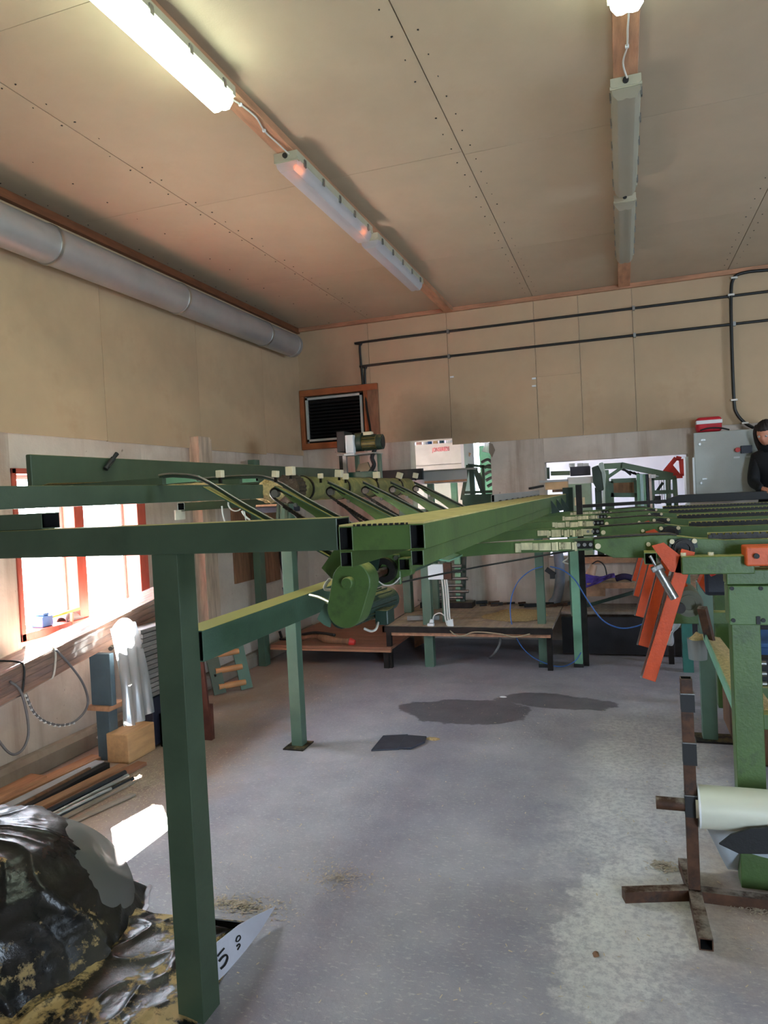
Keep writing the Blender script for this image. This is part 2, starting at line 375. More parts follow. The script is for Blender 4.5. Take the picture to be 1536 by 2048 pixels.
# ceiling boards: seams run in y, staggered cross joints
xs = [-3.5, -2.60, -.80, 1.02, 2.84, 4.66, 5.0]
ys = [[-3.0,-1.0,.7,2.3,4.0,5.8,7.5], [-3.0,-1.0,.7,2.3,4.1,5.85,7.5], [-3.0,-1.0,.7,2.3,4.14,5.9,7.5], [-3.0,-1.0,.7,2.3,4.2,5.95,7.5], [-3.0,-.4,1.5,3.2,5.0,7.5], [-3.0,-.4,1.5,3.2,5.0,7.5]]
for i in range(len(xs)-1):
    for j in range(len(ys[i])-1):
        obj(MB().box((xs[i]+.0028, ys[i][j]+.0016, ZC), (xs[i+1]-.0028, ys[i][j+1]-.0016, ZC+.012)), 'ceiling_panel', gyp_c, ce)
sm = MB()
for i in range(len(xs)-1):
    for u in (.03, .5, .97) if i else (.1, .5, .97):
        x = xs[i]+(xs[i+1]-xs[i])*u
        for k in range(38):
            y = .8+k*.18 if u != .5 else .8+k*.30
            if y < 7.4 and random.random() < .9:
                sm.cyl((x+random.uniform(-.01,.01), y, ZC-.0012), (x, y, ZC+.001), .0042, 6)
obj(sm, 'screw_head', steel_d, ce, kind='stuff')
# left wall with window hole
wl = thing('wall_left', None, None, (XL, 0, 0)); wl['kind'] = 'structure'
WY0, WY1, WZ0, WZ1 = 3.34, 4.58, .815, 1.875
def wl_box(y0, z0, y1, z1, name, mt, x0=XL-.22, x1=XL): return obj(MB().box((x0, y0, z0), (x1, y1, z1)), name, mt, wl)
wl_box(YF-.3, 0, WY0, ZC+.1, 'wall_block', conc); wl_box(WY1, 0, YB+.2, ZC+.1, 'wall_block', conc)
wl_box(WY0, 0, WY1, WZ0, 'wall_block', conc); wl_box(WY0, WZ1, WY1, ZC+.1, 'wall_block', conc)
# inner board cladding above the concrete
for y0, y1 in ((-3,-1.8),(-1.8,-.6),(-.6,.6),(.6,1.8),(1.8,3.0),(3.0,4.2),(4.2,5.4),(5.4,6.6),(6.6,7.5)):
    zb = 2.09+random.uniform(-.012,.012)
    obj(MB().box((XL-.001, y0+.002, zb), (XL+.013, y1-.002, ZC-.002)), 'wall_panel', gyp_w, wl)
obj(MB().prism([(XL,YF,0),(XL+.07,YF,0),(XL+.07,YF,.10),(XL+.045,YF,.13),(XL,YF,.135)], (0,YB-YF,0)), 'baseboard_left', conc2, kind='structure', bevel=.01)
# back wall with openings
wb = thing('wall_back', None, None, (0, YB, 0)); wb['kind'] = 'structure'
V = (-3.43, 2.23, -2.70, 2.77); O1 = (-2.2, 1.1, -1.315, 2.17); O2 = (-.76, .86, .61, 1.85)
def wbx(x0, z0, x1, z1, mt=conc): return obj(MB().box((x0, YB, z0), (x1, YB+.2, z1)), 'wall_block', mt, wb)
wbx(XL-.22, 0, V[0], ZC+.1); wbx(V[0], 0, V[2], V[1]); wbx(V[0], V[3], V[2], ZC+.1); wbx(V[2], 0, O1[0], ZC+.1)
wbx(O1[0], 0, O1[2], O1[1]); wbx(O1[0], O1[3], O1[2], ZC+.1); wbx(O1[2], 0, O2[0], ZC+.1)
wbx(O2[0], 0, O2[2], O2[1]); wbx(O2[0], O2[3], O2[2], ZC+.1); wbx(O2[2], 0, XR+.2, ZC+.1)
bx = [at(p, 640, 'y', YB).x for p in (735, 893, 1068, 1157, 1265)]
edges = [XL, bx[0], bx[1], bx[2], bx[3], bx[4], 1.45, 2.65, 3.85, XR]
for a, b in zip(edges, edges[1:]):
    zb = 2.09 if b < -2.3 else (2.175 if b < -1.2 else 2.10)
    if a == XL:
        obj(MB().box((a+.013, YB-.013, 2.85), (b-.002, YB+.001, ZC-.002)), 'wall_panel', gyp_w, wb)
    else:
        obj(MB().box((a+.002, YB-.013, zb), (b-.002, YB+.001, ZC-.002)), 'wall_panel', gyp_w, wb)
# seam strips with nail spots low on the joints
obj(MB().box((at(1070,750,'y',YB).x, YB-.022, at(1070,755,'y',YB).z), (at(1160,750,'y',YB).x, YB-.012, at(1070,750,'y',YB).z)), 'joint_strip', gyp_w, wb)
jag = MB()
P = [at(x, y, 'y', YB-.012) for x, y in ((978,885),(985,888),(990,900),(984,915),(978,905))]
jag.prism(P, (0,.2,0)); obj(jag, 'chipped_edge', conc2, wb)
obj(MB().box((XL-.3, YF-.3, 0), (2.1, YF, ZC)).box((3.1, YF-.3, 0), (XR+.3, YF, ZC)).box((2.1, YF-.3, 2.4), (3.1, YF, ZC)), 'wall_front', conc, kind='structure')
obj(MB().box((XR, YF, 0), (XR+.2, 4.0, ZC)).box((XR, 5.2, 0), (XR+.2, YE, ZC)).box((XR, 4.0, 0), (XR+.2, 5.2, 1.7)).box((XR, 4.0, 2.5), (XR+.2, 5.2, ZC)), 'wall_right', conc, kind='structure')
# room beyond
pale = mat('pale_wall', (196,192,200), .8, var=.06, scale=1)
obj(MB().box((XL-.22, YB+.2, 0), (XL, 9.0, ZC)).box((XL-.22, 11.0, 0), (XL, YE, ZC)).box((XL-.22, 9.0, 0), (XL, 11.0, 1.2)).box((XL-.22, 9.0, 2.8), (XL, 11.0, ZC)), 'wall_left', pale, kind='structure')
obj(MB().box((XL-.22, YE, 0), (-2.95, YE+.2, ZC)).box((-2.48, YE, 0), (-.95, YE+.2, ZC)).box((-2.95, YE, 0), (-2.48, YE+.2, .9)).box((-2.95, YE, 3.2), (-2.48, YE+.2, ZC)).box((2.95, YE, 0), (XR+.2, YE+.2, ZC)).box((-.95, YE, 0), (2.95, YE+.2, ZC)), 'wall_back', pale, kind='structure')
# battens, trims
b1 = MB().box((XL+.013, -2.5, ZC-.06), (XL+.055, YB-.013, ZC-.001)); obj(b1, 'trim_1', mat('dark_trim', (120,72,44), .6, stretch=(6,1,6), var=.2), kind='structure', bevel=.003)
b2 = MB().box((XL+.055, YB-.05, ZC-.045), (XR, YB-.013, ZC-.001)); obj(b2, 'trim_2', woodx, kind='structure', bevel=.003)
XB1, XB2 = -1.685, .09
obj(MB().box((XB1-.05, -2.0, ZC-.045), (XB1+.05, YB-.05, ZC)), 'trim_3', wood, kind='structure', bevel=.003)
obj(MB().box((XB2-.055, -2.0, ZC-.03), (XB2+.055, YB-.05, ZC)), 'trim_4', wood, kind='structure', bevel=.003)
# ------------------------------------------------------------------ left window
wn = thing('window_1', None, None, (XL, (WY0+WY1)/2, WZ0)); wn['kind'] = 'structure'
xo = XL-.16
fr = MB()
fr.box((xo, WY0, WZ0), (XL+.012, WY0+.035, WZ1)).box((xo, WY1-.10, WZ0), (XL+.012, WY1, WZ1)).box((xo, WY0, WZ1-.035), (XL+.012, WY1, WZ1)).box((xo, WY0, WZ0), (XL+.012, WY1, WZ0+.05))
obj(fr, 'window_frame', redw, wn, bevel=.004)
obj(MB().box((xo, 3.865, WZ0+.05), (XL-.02, 3.955, WZ1-.035)), 'mullion', redw, wn, bevel=.004)
for a, b in ((WY0+.035, 3.865), (3.955, WY1-.10)):
    obj(MB().box((xo+.02, a, WZ0+.05), (xo+.026, b, WZ1-.035)), 'pane', glass, wn)
    s = MB(); s.bar((xo+.023, a+.012, WZ0+.05), (xo+.023, a+.012, WZ1-.035), .03, .024).bar((xo+.023, b-.012, WZ0+.05), (xo+.023, b-.012, WZ1-.035), .03, .024)
    s.bar((xo+.023, a, WZ0+.062), (xo+.023, b, WZ0+.062), .03, .024).bar((xo+.023, a, WZ1-.047), (xo+.023, b, WZ1-.047), .03, .024)
    obj(s, 'sash', white, wn)
# outside
snow = mat('pale_gravel', (206,200,190), .9, var=.1, scale=.5)
obj(MB().box((-70, -30, -.35), (XL-.3, 60, -.25)), 'ground_outside', snow, kind='structure')
t = thing('farm_trailer', 'red flatbed trailer parked outside beyond the window', 'trailer', (-14, 16.5, -.25))
obj(MB().box((-16, 15.5, .55), (-11.4, 17.6, .75)), 'bed', mat('pale_board_load', (214,178,140), .8), t)
obj(MB().box((-16, 15.4, .40), (-11.4, 15.5, .80)).box((-11.4, 15.4, .4), (-11.3, 17.6, 1.3)), 'side_board', redp, t)
for x in (-15, -12.6): obj(MB().cyl((x, 15.3, .15), (x, 15.5, .15), .4, 20), 'wheel', rubber, t)
fr = MB()
for a, b in (((-13.2,15.6,.75),(-13.2,15.6,2.4)),((-12,15.6,.75),(-12,15.6,2.4)),((-13.2,15.6,2.4),(-12,15.6,2.4)),((-13.2,15.6,1.6),(-12,15.6,1.6)),((-13.2,15.6,.75),(-12,15.6,1.6))): fr.bar(a, b, .06, .06)
obj(fr, 'headboard_frame', redp, t)
# things on the sill
def sillp(px, py, x=XL-.06): return at(px, py, 'x', x)
q = sillp(88, 1248); obj(MB().box((XL-.11, q.y-.05, WZ0+.05), (XL-.02, q.y+.04, WZ0+.12)).box((XL-.10, q.y-.03, WZ0+.12), (XL-.03, q.y+.02, WZ0+.14)), 'plastic_box', bluep, label='small blue plastic box on the red window sill', cat='box', bevel=.006)
q = sillp(118, 1238); t = thing('hand_plane', 'yellow handled wooden tool lying on the red window sill', 'tool', (XL-.06, q.y, WZ0+.05))
obj(MB().bar((XL-.04, q.y-.12, WZ0+.10), (XL-.02, q.y+.14, WZ0+.12), .02, .015), 'bar', mat('yellow_tool', (226,180,60), .5), t)
obj(MB().bar((XL-.0, q.y+.04, WZ0-.05), (XL+.01, q.y+.04, WZ0+.11), .02, .012), 'handle', wood, t)
obj(MB().grid(lambda u, v: Vector((XL-.06+.045*math.cos(v*math.pi), q.y+.02+.16*u, WZ0+.05+.07*math.sin(v*math.pi)*math.sin(math.pi*(.15+.8*u)))), 10, 8), 'coil', mat('grey_coil', (110,104,104), .6), t, smooth='all', solid=.004)

# ------------------------------------------------------------------ ventilation window on the back wall
vt = thing('ventilation_hatch', 'dark louvred ventilation hatch in a brown timber frame, high on the back wall', 'vent', ((V[0]+V[2])/2, YB, V[1]))
fr = MB(); x0, z0, x1, z1 = V
for a in (((x0-.05,z0-.07),(x1+.05,z0)), ((x0-.05,z1),(x1+.17,z1+.07)), ((x0-.05,z0),(x0,z1)), ((x1,z0),(x1+.05,z1))):
    fr.box((a[0][0], YB-.05, a[0][1]), (a[1][0], YB+.02, a[1][1]))
obj(fr, 'timber_frame', mat('brown_frame', (150,86,46), .6, var=.2, scale=6), vt, bevel=.003)
obj(MB().box((x1+.05, YB-.04, z0-.02), (x1+.17, YB, z1)), 'side_board', woodb, vt)
fr = MB()
for a, b in (((x0+.02,z0+.02),(x1-.02,z0+.045)),((x0+.02,z1-.045),(x1-.02,z1-.02)),((x0+.02,z0+.02),(x0+.045,z1-.02)),((x1-.045,z0+.02),(x1-.02,z1-.02))): fr.box((a[0],YB-.045,a[1]),(b[0],YB-.02,b[1]))
obj(fr, 'inner_frame', boxgrey, vt)
obj(MB().box((x0, YB+.06, z0), (x1, YB+.07, z1)), 'back_plate', louvre, vt)
n = 12; lv = None
for k in range(n):
    z = z0+.06+k*(z1-z0-.12)/(n-1)
    obj(MB().bar((x0+.045, YB+.0, z), (x1-.045, YB+.0, z), .045, .004, up=(0,-.6,1)), 'louvre_blade', screen, vt)
# soot rising above the hatch is on the wall board itself

# ------------------------------------------------------------------ duct
d0 = at(0, 447, 'x', -3.35); d1 = at(600, 688, 'y', 7.05)
dz = d1.z; XD = -3.36
dt = thing('ventilation_duct', 'long round galvanised ventilation duct under the ceiling along the left wall', 'duct', (XD, 3, dz-.125))
cuts = [-1.5, 1.0, 2.2]+[at(px, py, 'x', XD).y for px, py in ((95, 485), (355, 592), (525, 660))]+[7.08]
for a, b in zip(cuts, cuts[1:]):
    obj(MB().cyl((XD, a, dz), (XD, b, dz), .122, 32, cap=(b == cuts[-1])), 'duct_section', galv, dt, smooth=True)
for y in cuts[1:-1]:
    obj(MB().ring((XD, y-.012, dz), (XD, y+.012, dz), .129, .008, 32), 'joint_band', galv_h, dt, smooth=True)
obj(MB().ring((XD, 7.03, dz), (XD, 7.09, dz), .126, .006, 32), 'end_cap', galv, dt, smooth=True)

# ------------------------------------------------------------------ lamps
def fixture(x, y0, label, lit=False, dusty=False, zb=ZC-.045, L=1.24, w=.14):
    t = thing('fluorescent_lamp', label, 'lamp', (x, y0+L/2, zb-.105), 'fluorescent lamps in two rows on the ceiling')
    y1 = y0+L
    prof = [(-w/2, 0), (w/2, 0), (w/2, -.035), (w/2-.012, -.045), (-w/2+.012, -.045), (-w/2, -.035)]
    obj(MB().prism([(x+a, y0, zb+b) for a, b in prof], (0, L, 0)), 'lamp_body', lamp_b, t)
    lp = [(-w/2+.004, -.042), (-w/2+.010, -.075), (-w/2+.03, -.102), (-.018, -.104), (0, -.098), (.018, -.104), (w/2-.03, -.102), (w/2-.010, -.075), (w/2-.004, -.042)]
    cv = MB(); n = len(lp)
    V = [Vector((x+a, y, zb+b)) for y in (y0+.012, y1-.012) for a, b in lp]
    cv.add(V, [(k, k+1, n+k+1, n+k) for k in range(n-1)]+[tuple(range(n)), tuple(range(n, 2*n))[::-1]])
    obj(cv, 'lamp_cover', litc if lit else (lensg if dusty else lens), t, smooth=not lit)
    for s in (-.032, .032):
        obj(MB().cyl((x+s, y0+.06, zb-.065), (x+s, y1-.06, zb-.065), .013, 12), 'tube', littube if lit else tubem, t, smooth=True)
    for y in (y0+.004, y1-.03): obj(MB().box((x-w/2-.003, y, zb-.05), (x+w/2+.003, y+.026, zb-.036)), 'end_rim', lamp_b, t)
    for k in range(5):
        y = y0+.10+k*(L-.2)/4
        for s in (-1, 1): obj(MB().box((x+s*(w/2+.002)-.004, y-.012, zb-.058), (x+s*(w/2+.002)+.004, y+.012, zb-.018)), 'clip', steel, t)
    obj(MB().cyl((x, y0-.012, zb-.022), (x, y0+.002, zb-.022), .014, 10), 'cable_gland', rubber, t)
    return t
lp = lambda px, py, ax=ZC-.13: at(px, py, 'z', ax).y
fixture(XB1, lp(455,215)-1.24, 'lit white fluorescent lamp, upper left, nearest of the left row', True)
f2 = fixture(XB1, lp(572,335), 'fluorescent lamp with orange glowing tube ends, middle of the left row')
for y in (lp(572,335)+.10, lp(572,335)+1.12): obj(MB().cyl((XB1+.032, y-.04, ZC-.045-.065), (XB1+.032, y+.02, ZC-.045-.065), .017, 12), 'glowing_end', glow, f2, smooth=True)
fixture(XB1, lp(742,490), 'unlit clear fluorescent lamp, farthest of the left row')
zb2 = ZC-.03
fixture(XB2, lp(1253,30)-1.24, 'lit fluorescent lamp at the top edge, nearest of the right row', True, zb=zb2)
fixture(XB2, lp(1250,195), 'unlit dusty fluorescent lamp, middle of the right row', dusty=True, zb=zb2)
fixture(XB2, lp(1250,418), 'unlit dusty fluorescent lamp, farthest of the right row', dusty=True, zb=zb2)
def lampcable(x, ya, yb, z, lab, w=.012):
    P = [(x+random.uniform(-w, w), ya+(yb-ya)*k/5, z+(0 if 0 < k < 5 else -.01)) for k in range(6)]
    t = thing('lamp_cable', lab, 'cable', (x, (ya+yb)/2, z), 'short cables between the ceiling lamps')
    obj(MB().tube(P, .0045, 6), 'cord', cablew, t, smooth='all')
    for k in (1, 3): obj(MB().box((P[k][0]-.008, P[k][1]-.006, z-.006), (P[k][0]+.008, P[k][1]+.006, z+.006)), 'cable_clip', white, t)
lampcable(XB1+.02, lp(455,215)+.0, lp(572,335), ZC-.052, 'white cable between the lit lamp and the orange tinted lamp', .015)
lampcable(XB1+.01, lp(572,335)+1.24, lp(742,490), ZC-.052, 'short white cable before the farthest lamp of the left row')
lampcable(XB2, lp(1253,30), lp(1250,195), ZC-.037, 'white cable on the bare batten of the right lamp row', .012)
lampcable(XB2, lp(1250,195)+1.22, lp(1250,418)+.02, ZC-.037, 'short white cable between the two dusty lamps')

# ------------------------------------------------------------------ conduits on back wall
def wallp(px, py, y=YB-.035): return at(px, py, 'y', y)
ct = thing('upper_cable_conduit', 'black conduit pipe, upper of the two crossing the back wall', 'conduit', (0, YB, 3.2), 'black conduits on the back wall')
u0, u1 = wallp(719,686), wallp(1536,582); l0 = wallp(729,733); l1 = wallp(1536,639); zu = (u0.z+u1.z)/2; zl = (l0.z+l1.z)/2
dn = wallp(735, 868)
obj(MB().tube([(3.6,YB-.035,zu),(1,YB-.035,zu),(-1,YB-.035,zu),(u0.x+.08,YB-.035,zu),(u0.x+.02,YB-.035,zu-.02),(u0.x,YB-.035,zu-.09),(u0.x+.02,YB-.035,zu-.5),(u0.x+.05,YB-.035,zu-.9)], .013, 8), 'pipe', cableb, ct, smooth='all')
for px in (895, 1268, 1462): q = wallp(px, 640); obj(MB().box((q.x-.012, YB-.055, zu-.02), (q.x+.012, YB-.012, zu+.02)), 'pipe_clip', steel, ct)
ct2 = thing('lower_cable_conduit', 'black conduit pipe, lower of the two, bending down to the saw motor', 'conduit', (0, YB, 3.0), 'black conduits on the back wall')
obj(MB().tube([(3.6,YB-.035,zl),(1,YB-.035,zl),(-1,YB-.035,zl),(l0.x+.08,YB-.035,zl),(l0.x+.02,YB-.035,zl-.02),(l0.x,YB-.035,zl-.09),(l0.x+.01,YB-.06,zl-.45),(-2.55,YB-.3,2.25),(-2.42,6.5,2.1)], .013, 8), 'pipe', cableb, ct2, smooth='all')
for px in (897, 1270, 1470): q = wallp(px, 690); obj(MB().box((q.x-.012, YB-.055, zl-.02), (q.x+.012, YB-.012, zl+.02)), 'pipe_clip', steel, ct2)
P = [wallp(x, y, YB-.05) for x, y in ((1600,536),(1536,540),(1490,545),(1468,556),(1462,590),(1464,700),(1468,800),(1473,826),(1490,846),(1512,858))]
ct3 = thing('drop_cable', 'thick black cable dropping down the wall to the grey cabinet', 'cable', (P[5].x, YB, 2.1))
obj(MB().tube(P, .015, 8), 'cable_run', cableb, ct3, smooth='all')
for k in (3, 4, 6, 8): q = P[k]; obj(MB().box((q.x-.028, YB-.07, q.z-.008), (q.x+.028, YB-.03, q.z+.008)), 'cable_clip', cablew, ct3)
# small white hook bits on wall
for px, py in ((904,754),(1068,757),(1068,772)):
    q = wallp(px, py, YB-.02); obj(MB().box((q.x-.02, YB-.03, q.z-.008), (q.x+.02, YB-.013, q.z+.008)), 'wall_clip', white, wb)

# ------------------------------------------------------------------ electrical cabinet + first aid bag
a, b = wallp(1387,868,YB-.25), wallp(1503,983,YB-.25); cx1 = wallp(1520,860,YB-.25).x
obj(MB().box((a.x-.018, YB-.25, b.z-.005), (a.x-.002, YB-.24, a.z-.22)), 'cover_strip', white, wb)
el = thing('electrical_cabinet', 'grey steel electrical cabinet on the back wall with a red switch', 'cabinet', ((a.x+cx1)/2, YB-.12, b.z))
obj(MB().box((a.x+.02, YB-.21, b.z), (cx1, YB-.015, a.z)), 'cabinet_body', boxgrey, el, bevel=.006)
obj(MB().box((a.x, YB-.25, b.z-.01), (cx1, YB-.212, a.z+.01)), 'door', boxgrey, el, bevel=.006)
for z in (a.z-.10, b.z+.10): obj(MB().cyl((a.x+.05, YB-.262, z), (a.x+.05, YB-.25, z), .012, 10).box((a.x+.06, YB-.258, z+.03), (a.x+.10, YB-.25, z+.045)), 'lock', steel, el)
q = wallp(1474, 900, YB-.25); obj(MB().cyl((q.x, YB-.31, q.z), (q.x, YB-.25, q.z), .022, 12), 'switch', redp, el)
obj(MB().box((q.x+.03, YB-.29, q.z-.035), (q.x+.12, YB-.25, q.z+.035)), 'switch_block', navy, el)
for dx in (0, .1): obj(MB().box((q.x-.03+dx, YB-.255, q.z-.075), (q.x+.02+dx, YB-.25, q.z-.06)), 'name_plate', white, el)
obj(MB().box((a.x+.2, YB-.20, b.z-.05), (cx1, YB-.02, b.z-.004)), 'cable_gland_strip', steel, el)
f0, f1 = wallp(1393,863,YB-.2), wallp(1443,832,YB-.2)
fa = thing('first_aid_bag', 'red nylon bag with a white stripe on top of the grey cabinet', 'bag', ((f0.x+f1.x)/2, YB-.15, a.z+.012))
obj(MB().box((f0.x, YB-.23, a.z+.012), (f1.x, YB-.08, f1.z)), 'bag_body', redbag, fa, bevel=.03, seg=4, smooth=True)
obj(MB().box((f0.x-.002, YB-.236, f1.z-.065), (f1.x+.002, YB-.14, f1.z-.03)), 'stripe', white, fa, bevel=.004)
obj(MB().tube([(f0.x+.03,YB-.225,a.z+.03),(f0.x+.1,YB-.235,a.z+.045),(f1.x-.02,YB-.235,a.z+.04),(f1.x+.06,YB-.2,a.z+.02)], .008, 6), 'strap', cableb, fa, smooth='all')

# ------------------------------------------------------------------ platforms
pl = thing('plank_platform', 'raised grey plank walkway against the back wall, with dark steel edge', 'platform', (-.8, 6.8, 0))
n = 12; x0, x1 = -2.13, 2.8
ypl = [6.165+k*(7.45-6.165)/8 for k in range(9)]
for k in range(8):
    ya, yb = ypl[k], ypl[k+1]
    for s0, s1 in ((x0, -.62), (-.615, 1.1), (1.105, x1)):
        if s0 > -.62 and k < 5: continue
        obj(MB().box((s0, ya+.002, .365), (s1-.004, yb-.002, .39+random.uniform(-.002,.002))), 'plank', woodg, pl)
obj(MB().box((x0-.02, 6.13, .335), (-.62, 6.163, .388)).box((x0-.02, 6.13, .335), (x0, 7.4, .388)), 'edge_rail', steel_d, pl)
obj(MB().box((x0+.02, 6.165, .30), (-.64, 6.20, .333)), 'joist', wood, pl)
obj(MB().box((-.60, 6.83, 0.02), (x1, 6.87, .36)), 'front_board', mat('dark_tarred_board', (44,42,48), .7, var=.2), pl)
for x, y in ((x0+.03, 6.17), (x0+.03, 7.3), (-.66, 6.25), (.34, 6.60)): obj(MB().bar((x, y, 0), (x, y, .335), .045, .045), 'leg', steel_d, pl)
obj(MB().prism([(x0+.05,6.9,.30),(x0+.6,6.9,.30),(x0+.05,6.9,.02)], (0,.03,0)), 'corner_brace', wood, pl)
p2 = thing('low_plank_platform', 'low brown plank platform in the left corner under the conveyor', 'platform', (-2.7, 6.8, 0))
for k in range(8):
    ya = 6.11+k*.17; obj(MB().box((-3.30, ya+.002, .175), (-2.07, ya+.168, .20)), 'plank', woodp, p2)
obj(MB().box((-3.30, 6.10, .155), (-2.07, 6.135, .174)), 'joist', woodx, p2)
for x, y in ((-2.13, 6.16), (-2.13, 7.3), (-3.2, 7.3)): obj(MB().bar((x, y, 0), (x, y, .155), .05, .05), 'leg', steel_d, p2)
# tools lying on low platform
t = thing('work_gloves', 'crumpled brown work gloves with a red end on the low platform', 'gloves', (-2.7, 6.35, .2))
q0 = at(605, 1275, 'z', .23); q1 = at(700, 1283, 'z', .23)
obj(MB().tube([q0, q0.lerp(q1,.3)+Vector((0,.03,.02)), q0.lerp(q1,.6), q1], lambda s: .03+.02*math.sin(3+s*9)*.5+.01*s, 10), 'glove_body', woodb, t, smooth='all')
obj(MB().cyl(q1, q1+Vector((.05,0,-.01)), .038, 12, .025), 'cuff', redp, t, smooth=True)
obj(MB().tube([q0+Vector((0,0,.03)), q0.lerp(q1,.3)+Vector((0,0,.06)), q0.lerp(q1,.7)+Vector((0,0,.05))], .014, 8), 'strap', cableb, t, smooth='all')
t = thing('metal_bracket', 'small dark metal bracket at the left end of the low platform', 'bracket', (-3.2, 6.3, .2))
q = at(560, 1278, 'z', .21); obj(MB().bar(q, q+Vector((.13,0,0)), .03, .02).bar(q+Vector((.02,0,.01)), q+Vector((.0,0,.08)), .02, .02).bar(q+Vector((.11,0,.01)), q+Vector((.13,0,.07)), .02, .02), 'arm', steel_d, t)
# sawdust on the platform
def pile(c, rx, ry, h, name='sawdust_pile', label='', seed=0, mt=None):
    def fn(u, v):
        a = u*2*math.pi; r = v; n_ = noise.noise(Vector((math.cos(a)*1.3, math.sin(a)*1.3, seed)))
        rr = r*(1+.35*n_); x = c[0]+rx*rr*math.cos(a); y = c[1]+ry*rr*math.sin(a)
        return Vector((x, y, c[2]+.001+h*max(0, (1-r*r))*(.7+.6*noise.noise(Vector((x*25, y*25, seed))))))
    return obj(MB().grid(fn, 22, 7), name, mt or sawdust, label=label, cat='sawdust', kind='stuff', smooth='all')
def chips(cx, cy, z, rx, ry, n, label, seed=0, mt=None, size=1.0):
    rnd_ = random.Random(seed); m_ = MB()
    for _ in range(n):
        r = rnd_.gauss(0, .5); a = rnd_.uniform(0, math.pi*2); x = cx+rx*r*math.cos(a); y = cy+ry*r*math.sin(a)
        b = rnd_.uniform(0, math.pi); l = rnd_.uniform(.003, .009)*size; w_ = rnd_.uniform(.0012, .003)*size; c, s = math.cos(b), math.sin(b)
        h = z+rnd_.uniform(.001, .004)+.010*size*max(0, 1-abs(r)*2)*rnd_.random()
        m_.add([(x-c*l-s*w_, y-s*l+c*w_, h), (x+c*l-s*w_, y+s*l+c*w_, h+rnd_.uniform(-.001,.003)), (x+c*l+s*w_, y+s*l-c*w_, h+.001), (x-c*l+s*w_, y-s*l-c*w_, h)], [(0,1,2,3)])
    return obj(m_, 'wood_shavings', mt or chipm, label=label, cat='shavings', kind='stuff', solid=None)
chipm = mat('tan_chip', (196,182,162), .85, var=.2, scale=40)
pile((-1.0, 6.75, .392), .3, .35, .03, label='pale heap of sawdust on the grey plank walkway', seed=1)

obj(MB().box((O2[2]-.025, YB-.012, O2[1]), (O2[2]+.004, YB+.2, O2[3]-.03)), 'white_jamb', white, wb)
# bench shelf on the back wall
sh = thing('wall_bench', 'grey plank bench on the back wall under the wide opening', 'bench', (0, 7.3, 0))
sz = at(1180, 1160, 'y', 7.2).z
for k in range(2): obj(MB().box((-.40, 7.02+k*.24, sz-.03), (1.2, 7.25+k*.24, sz)), 'plank', woodg, sh)
obj(MB().box((-.44, 6.99, sz-.055), (1.2, 7.018, sz-.004)), 'front_rail', wood, sh)
obj(MB().box((-.44, 7.0, sz-.13), (-.2, 7.1, sz-.056)), 'support_block', wood, sh)
obj(MB().bar((-.42, 7.05, sz-.24), (.2, 7.05, sz-.06), .03, .03), 'brace', greend, sh)
sl = MB().box((O2[0]+.3, YB-.06, O2[1]-.06), (O2[2]+.05, YB+.2, O2[1])); obj(sl, 'opening_sill', wood, label='pine board lining the bottom of the wide wall opening', cat='board')
q0 = at(1165, 1165, 'y', 7.1); q1 = at(1215, 1155, 'y', 7.1)
def cloth_(u, v):
    top = [(1157,1150),(1168,1147),(1182,1150),(1200,1154),(1216,1149),(1229,1147)]; bot = [(1158,1161),(1167,1176),(1178,1174),(1198,1166),(1216,1158),(1230,1154)]
    k = min(int(u*5), 4); w_ = u*5-k; tp = [top[k][i]*(1-w_)+top[k+1][i]*w_ for i in (0,1)]; bt = [bot[k][i]*(1-w_)+bot[k+1][i]*w_ for i in (0,1)]
    yy = 6.975+.015*math.sin(u*17+v*2)+(.06*(1-v))+.012*noise.noise(Vector((u*6, v*5, 2)))
    return at(tp[0]*(1-v)+bt[0]*v, tp[1]*(1-v)+bt[1]*v, 'y', yy)
obj(MB().grid(cloth_, 40, 14), 'purple_cloth', purple, label='crumpled purple cloth hanging over the left end of the bench', cat='cloth', smooth='all', solid=.006)
obj(MB().tube([(-.1, 7.06, sz+.03), (-.02, 7.05, sz+.05), (.05, 7.06, sz+.03)], .03, 8), 'rolled_glove', mat('dark_purple', (40,30,70), .85), label='dark purple rolled glove lying on the bench', cat='glove', smooth='all')
t = thing('ear_defenders', 'beige ear defenders with a black band on the bench', 'ear defenders', (-.28, 7.15, sz))
obj(MB().cyl((-.35, 7.12, sz+.02), (-.30, 7.16, sz+.15), .05, 14, .035), 'cup', mat('beige_plastic', (196,160,136), .5), t, smooth=True)
obj(MB().tube([(-.33,7.16,sz+.15),(-.26,7.16,sz+.19),(-.2,7.16,sz+.14),(-.18,7.16,sz+.03)], .007, 6), 'band', cableb, t, smooth='all')

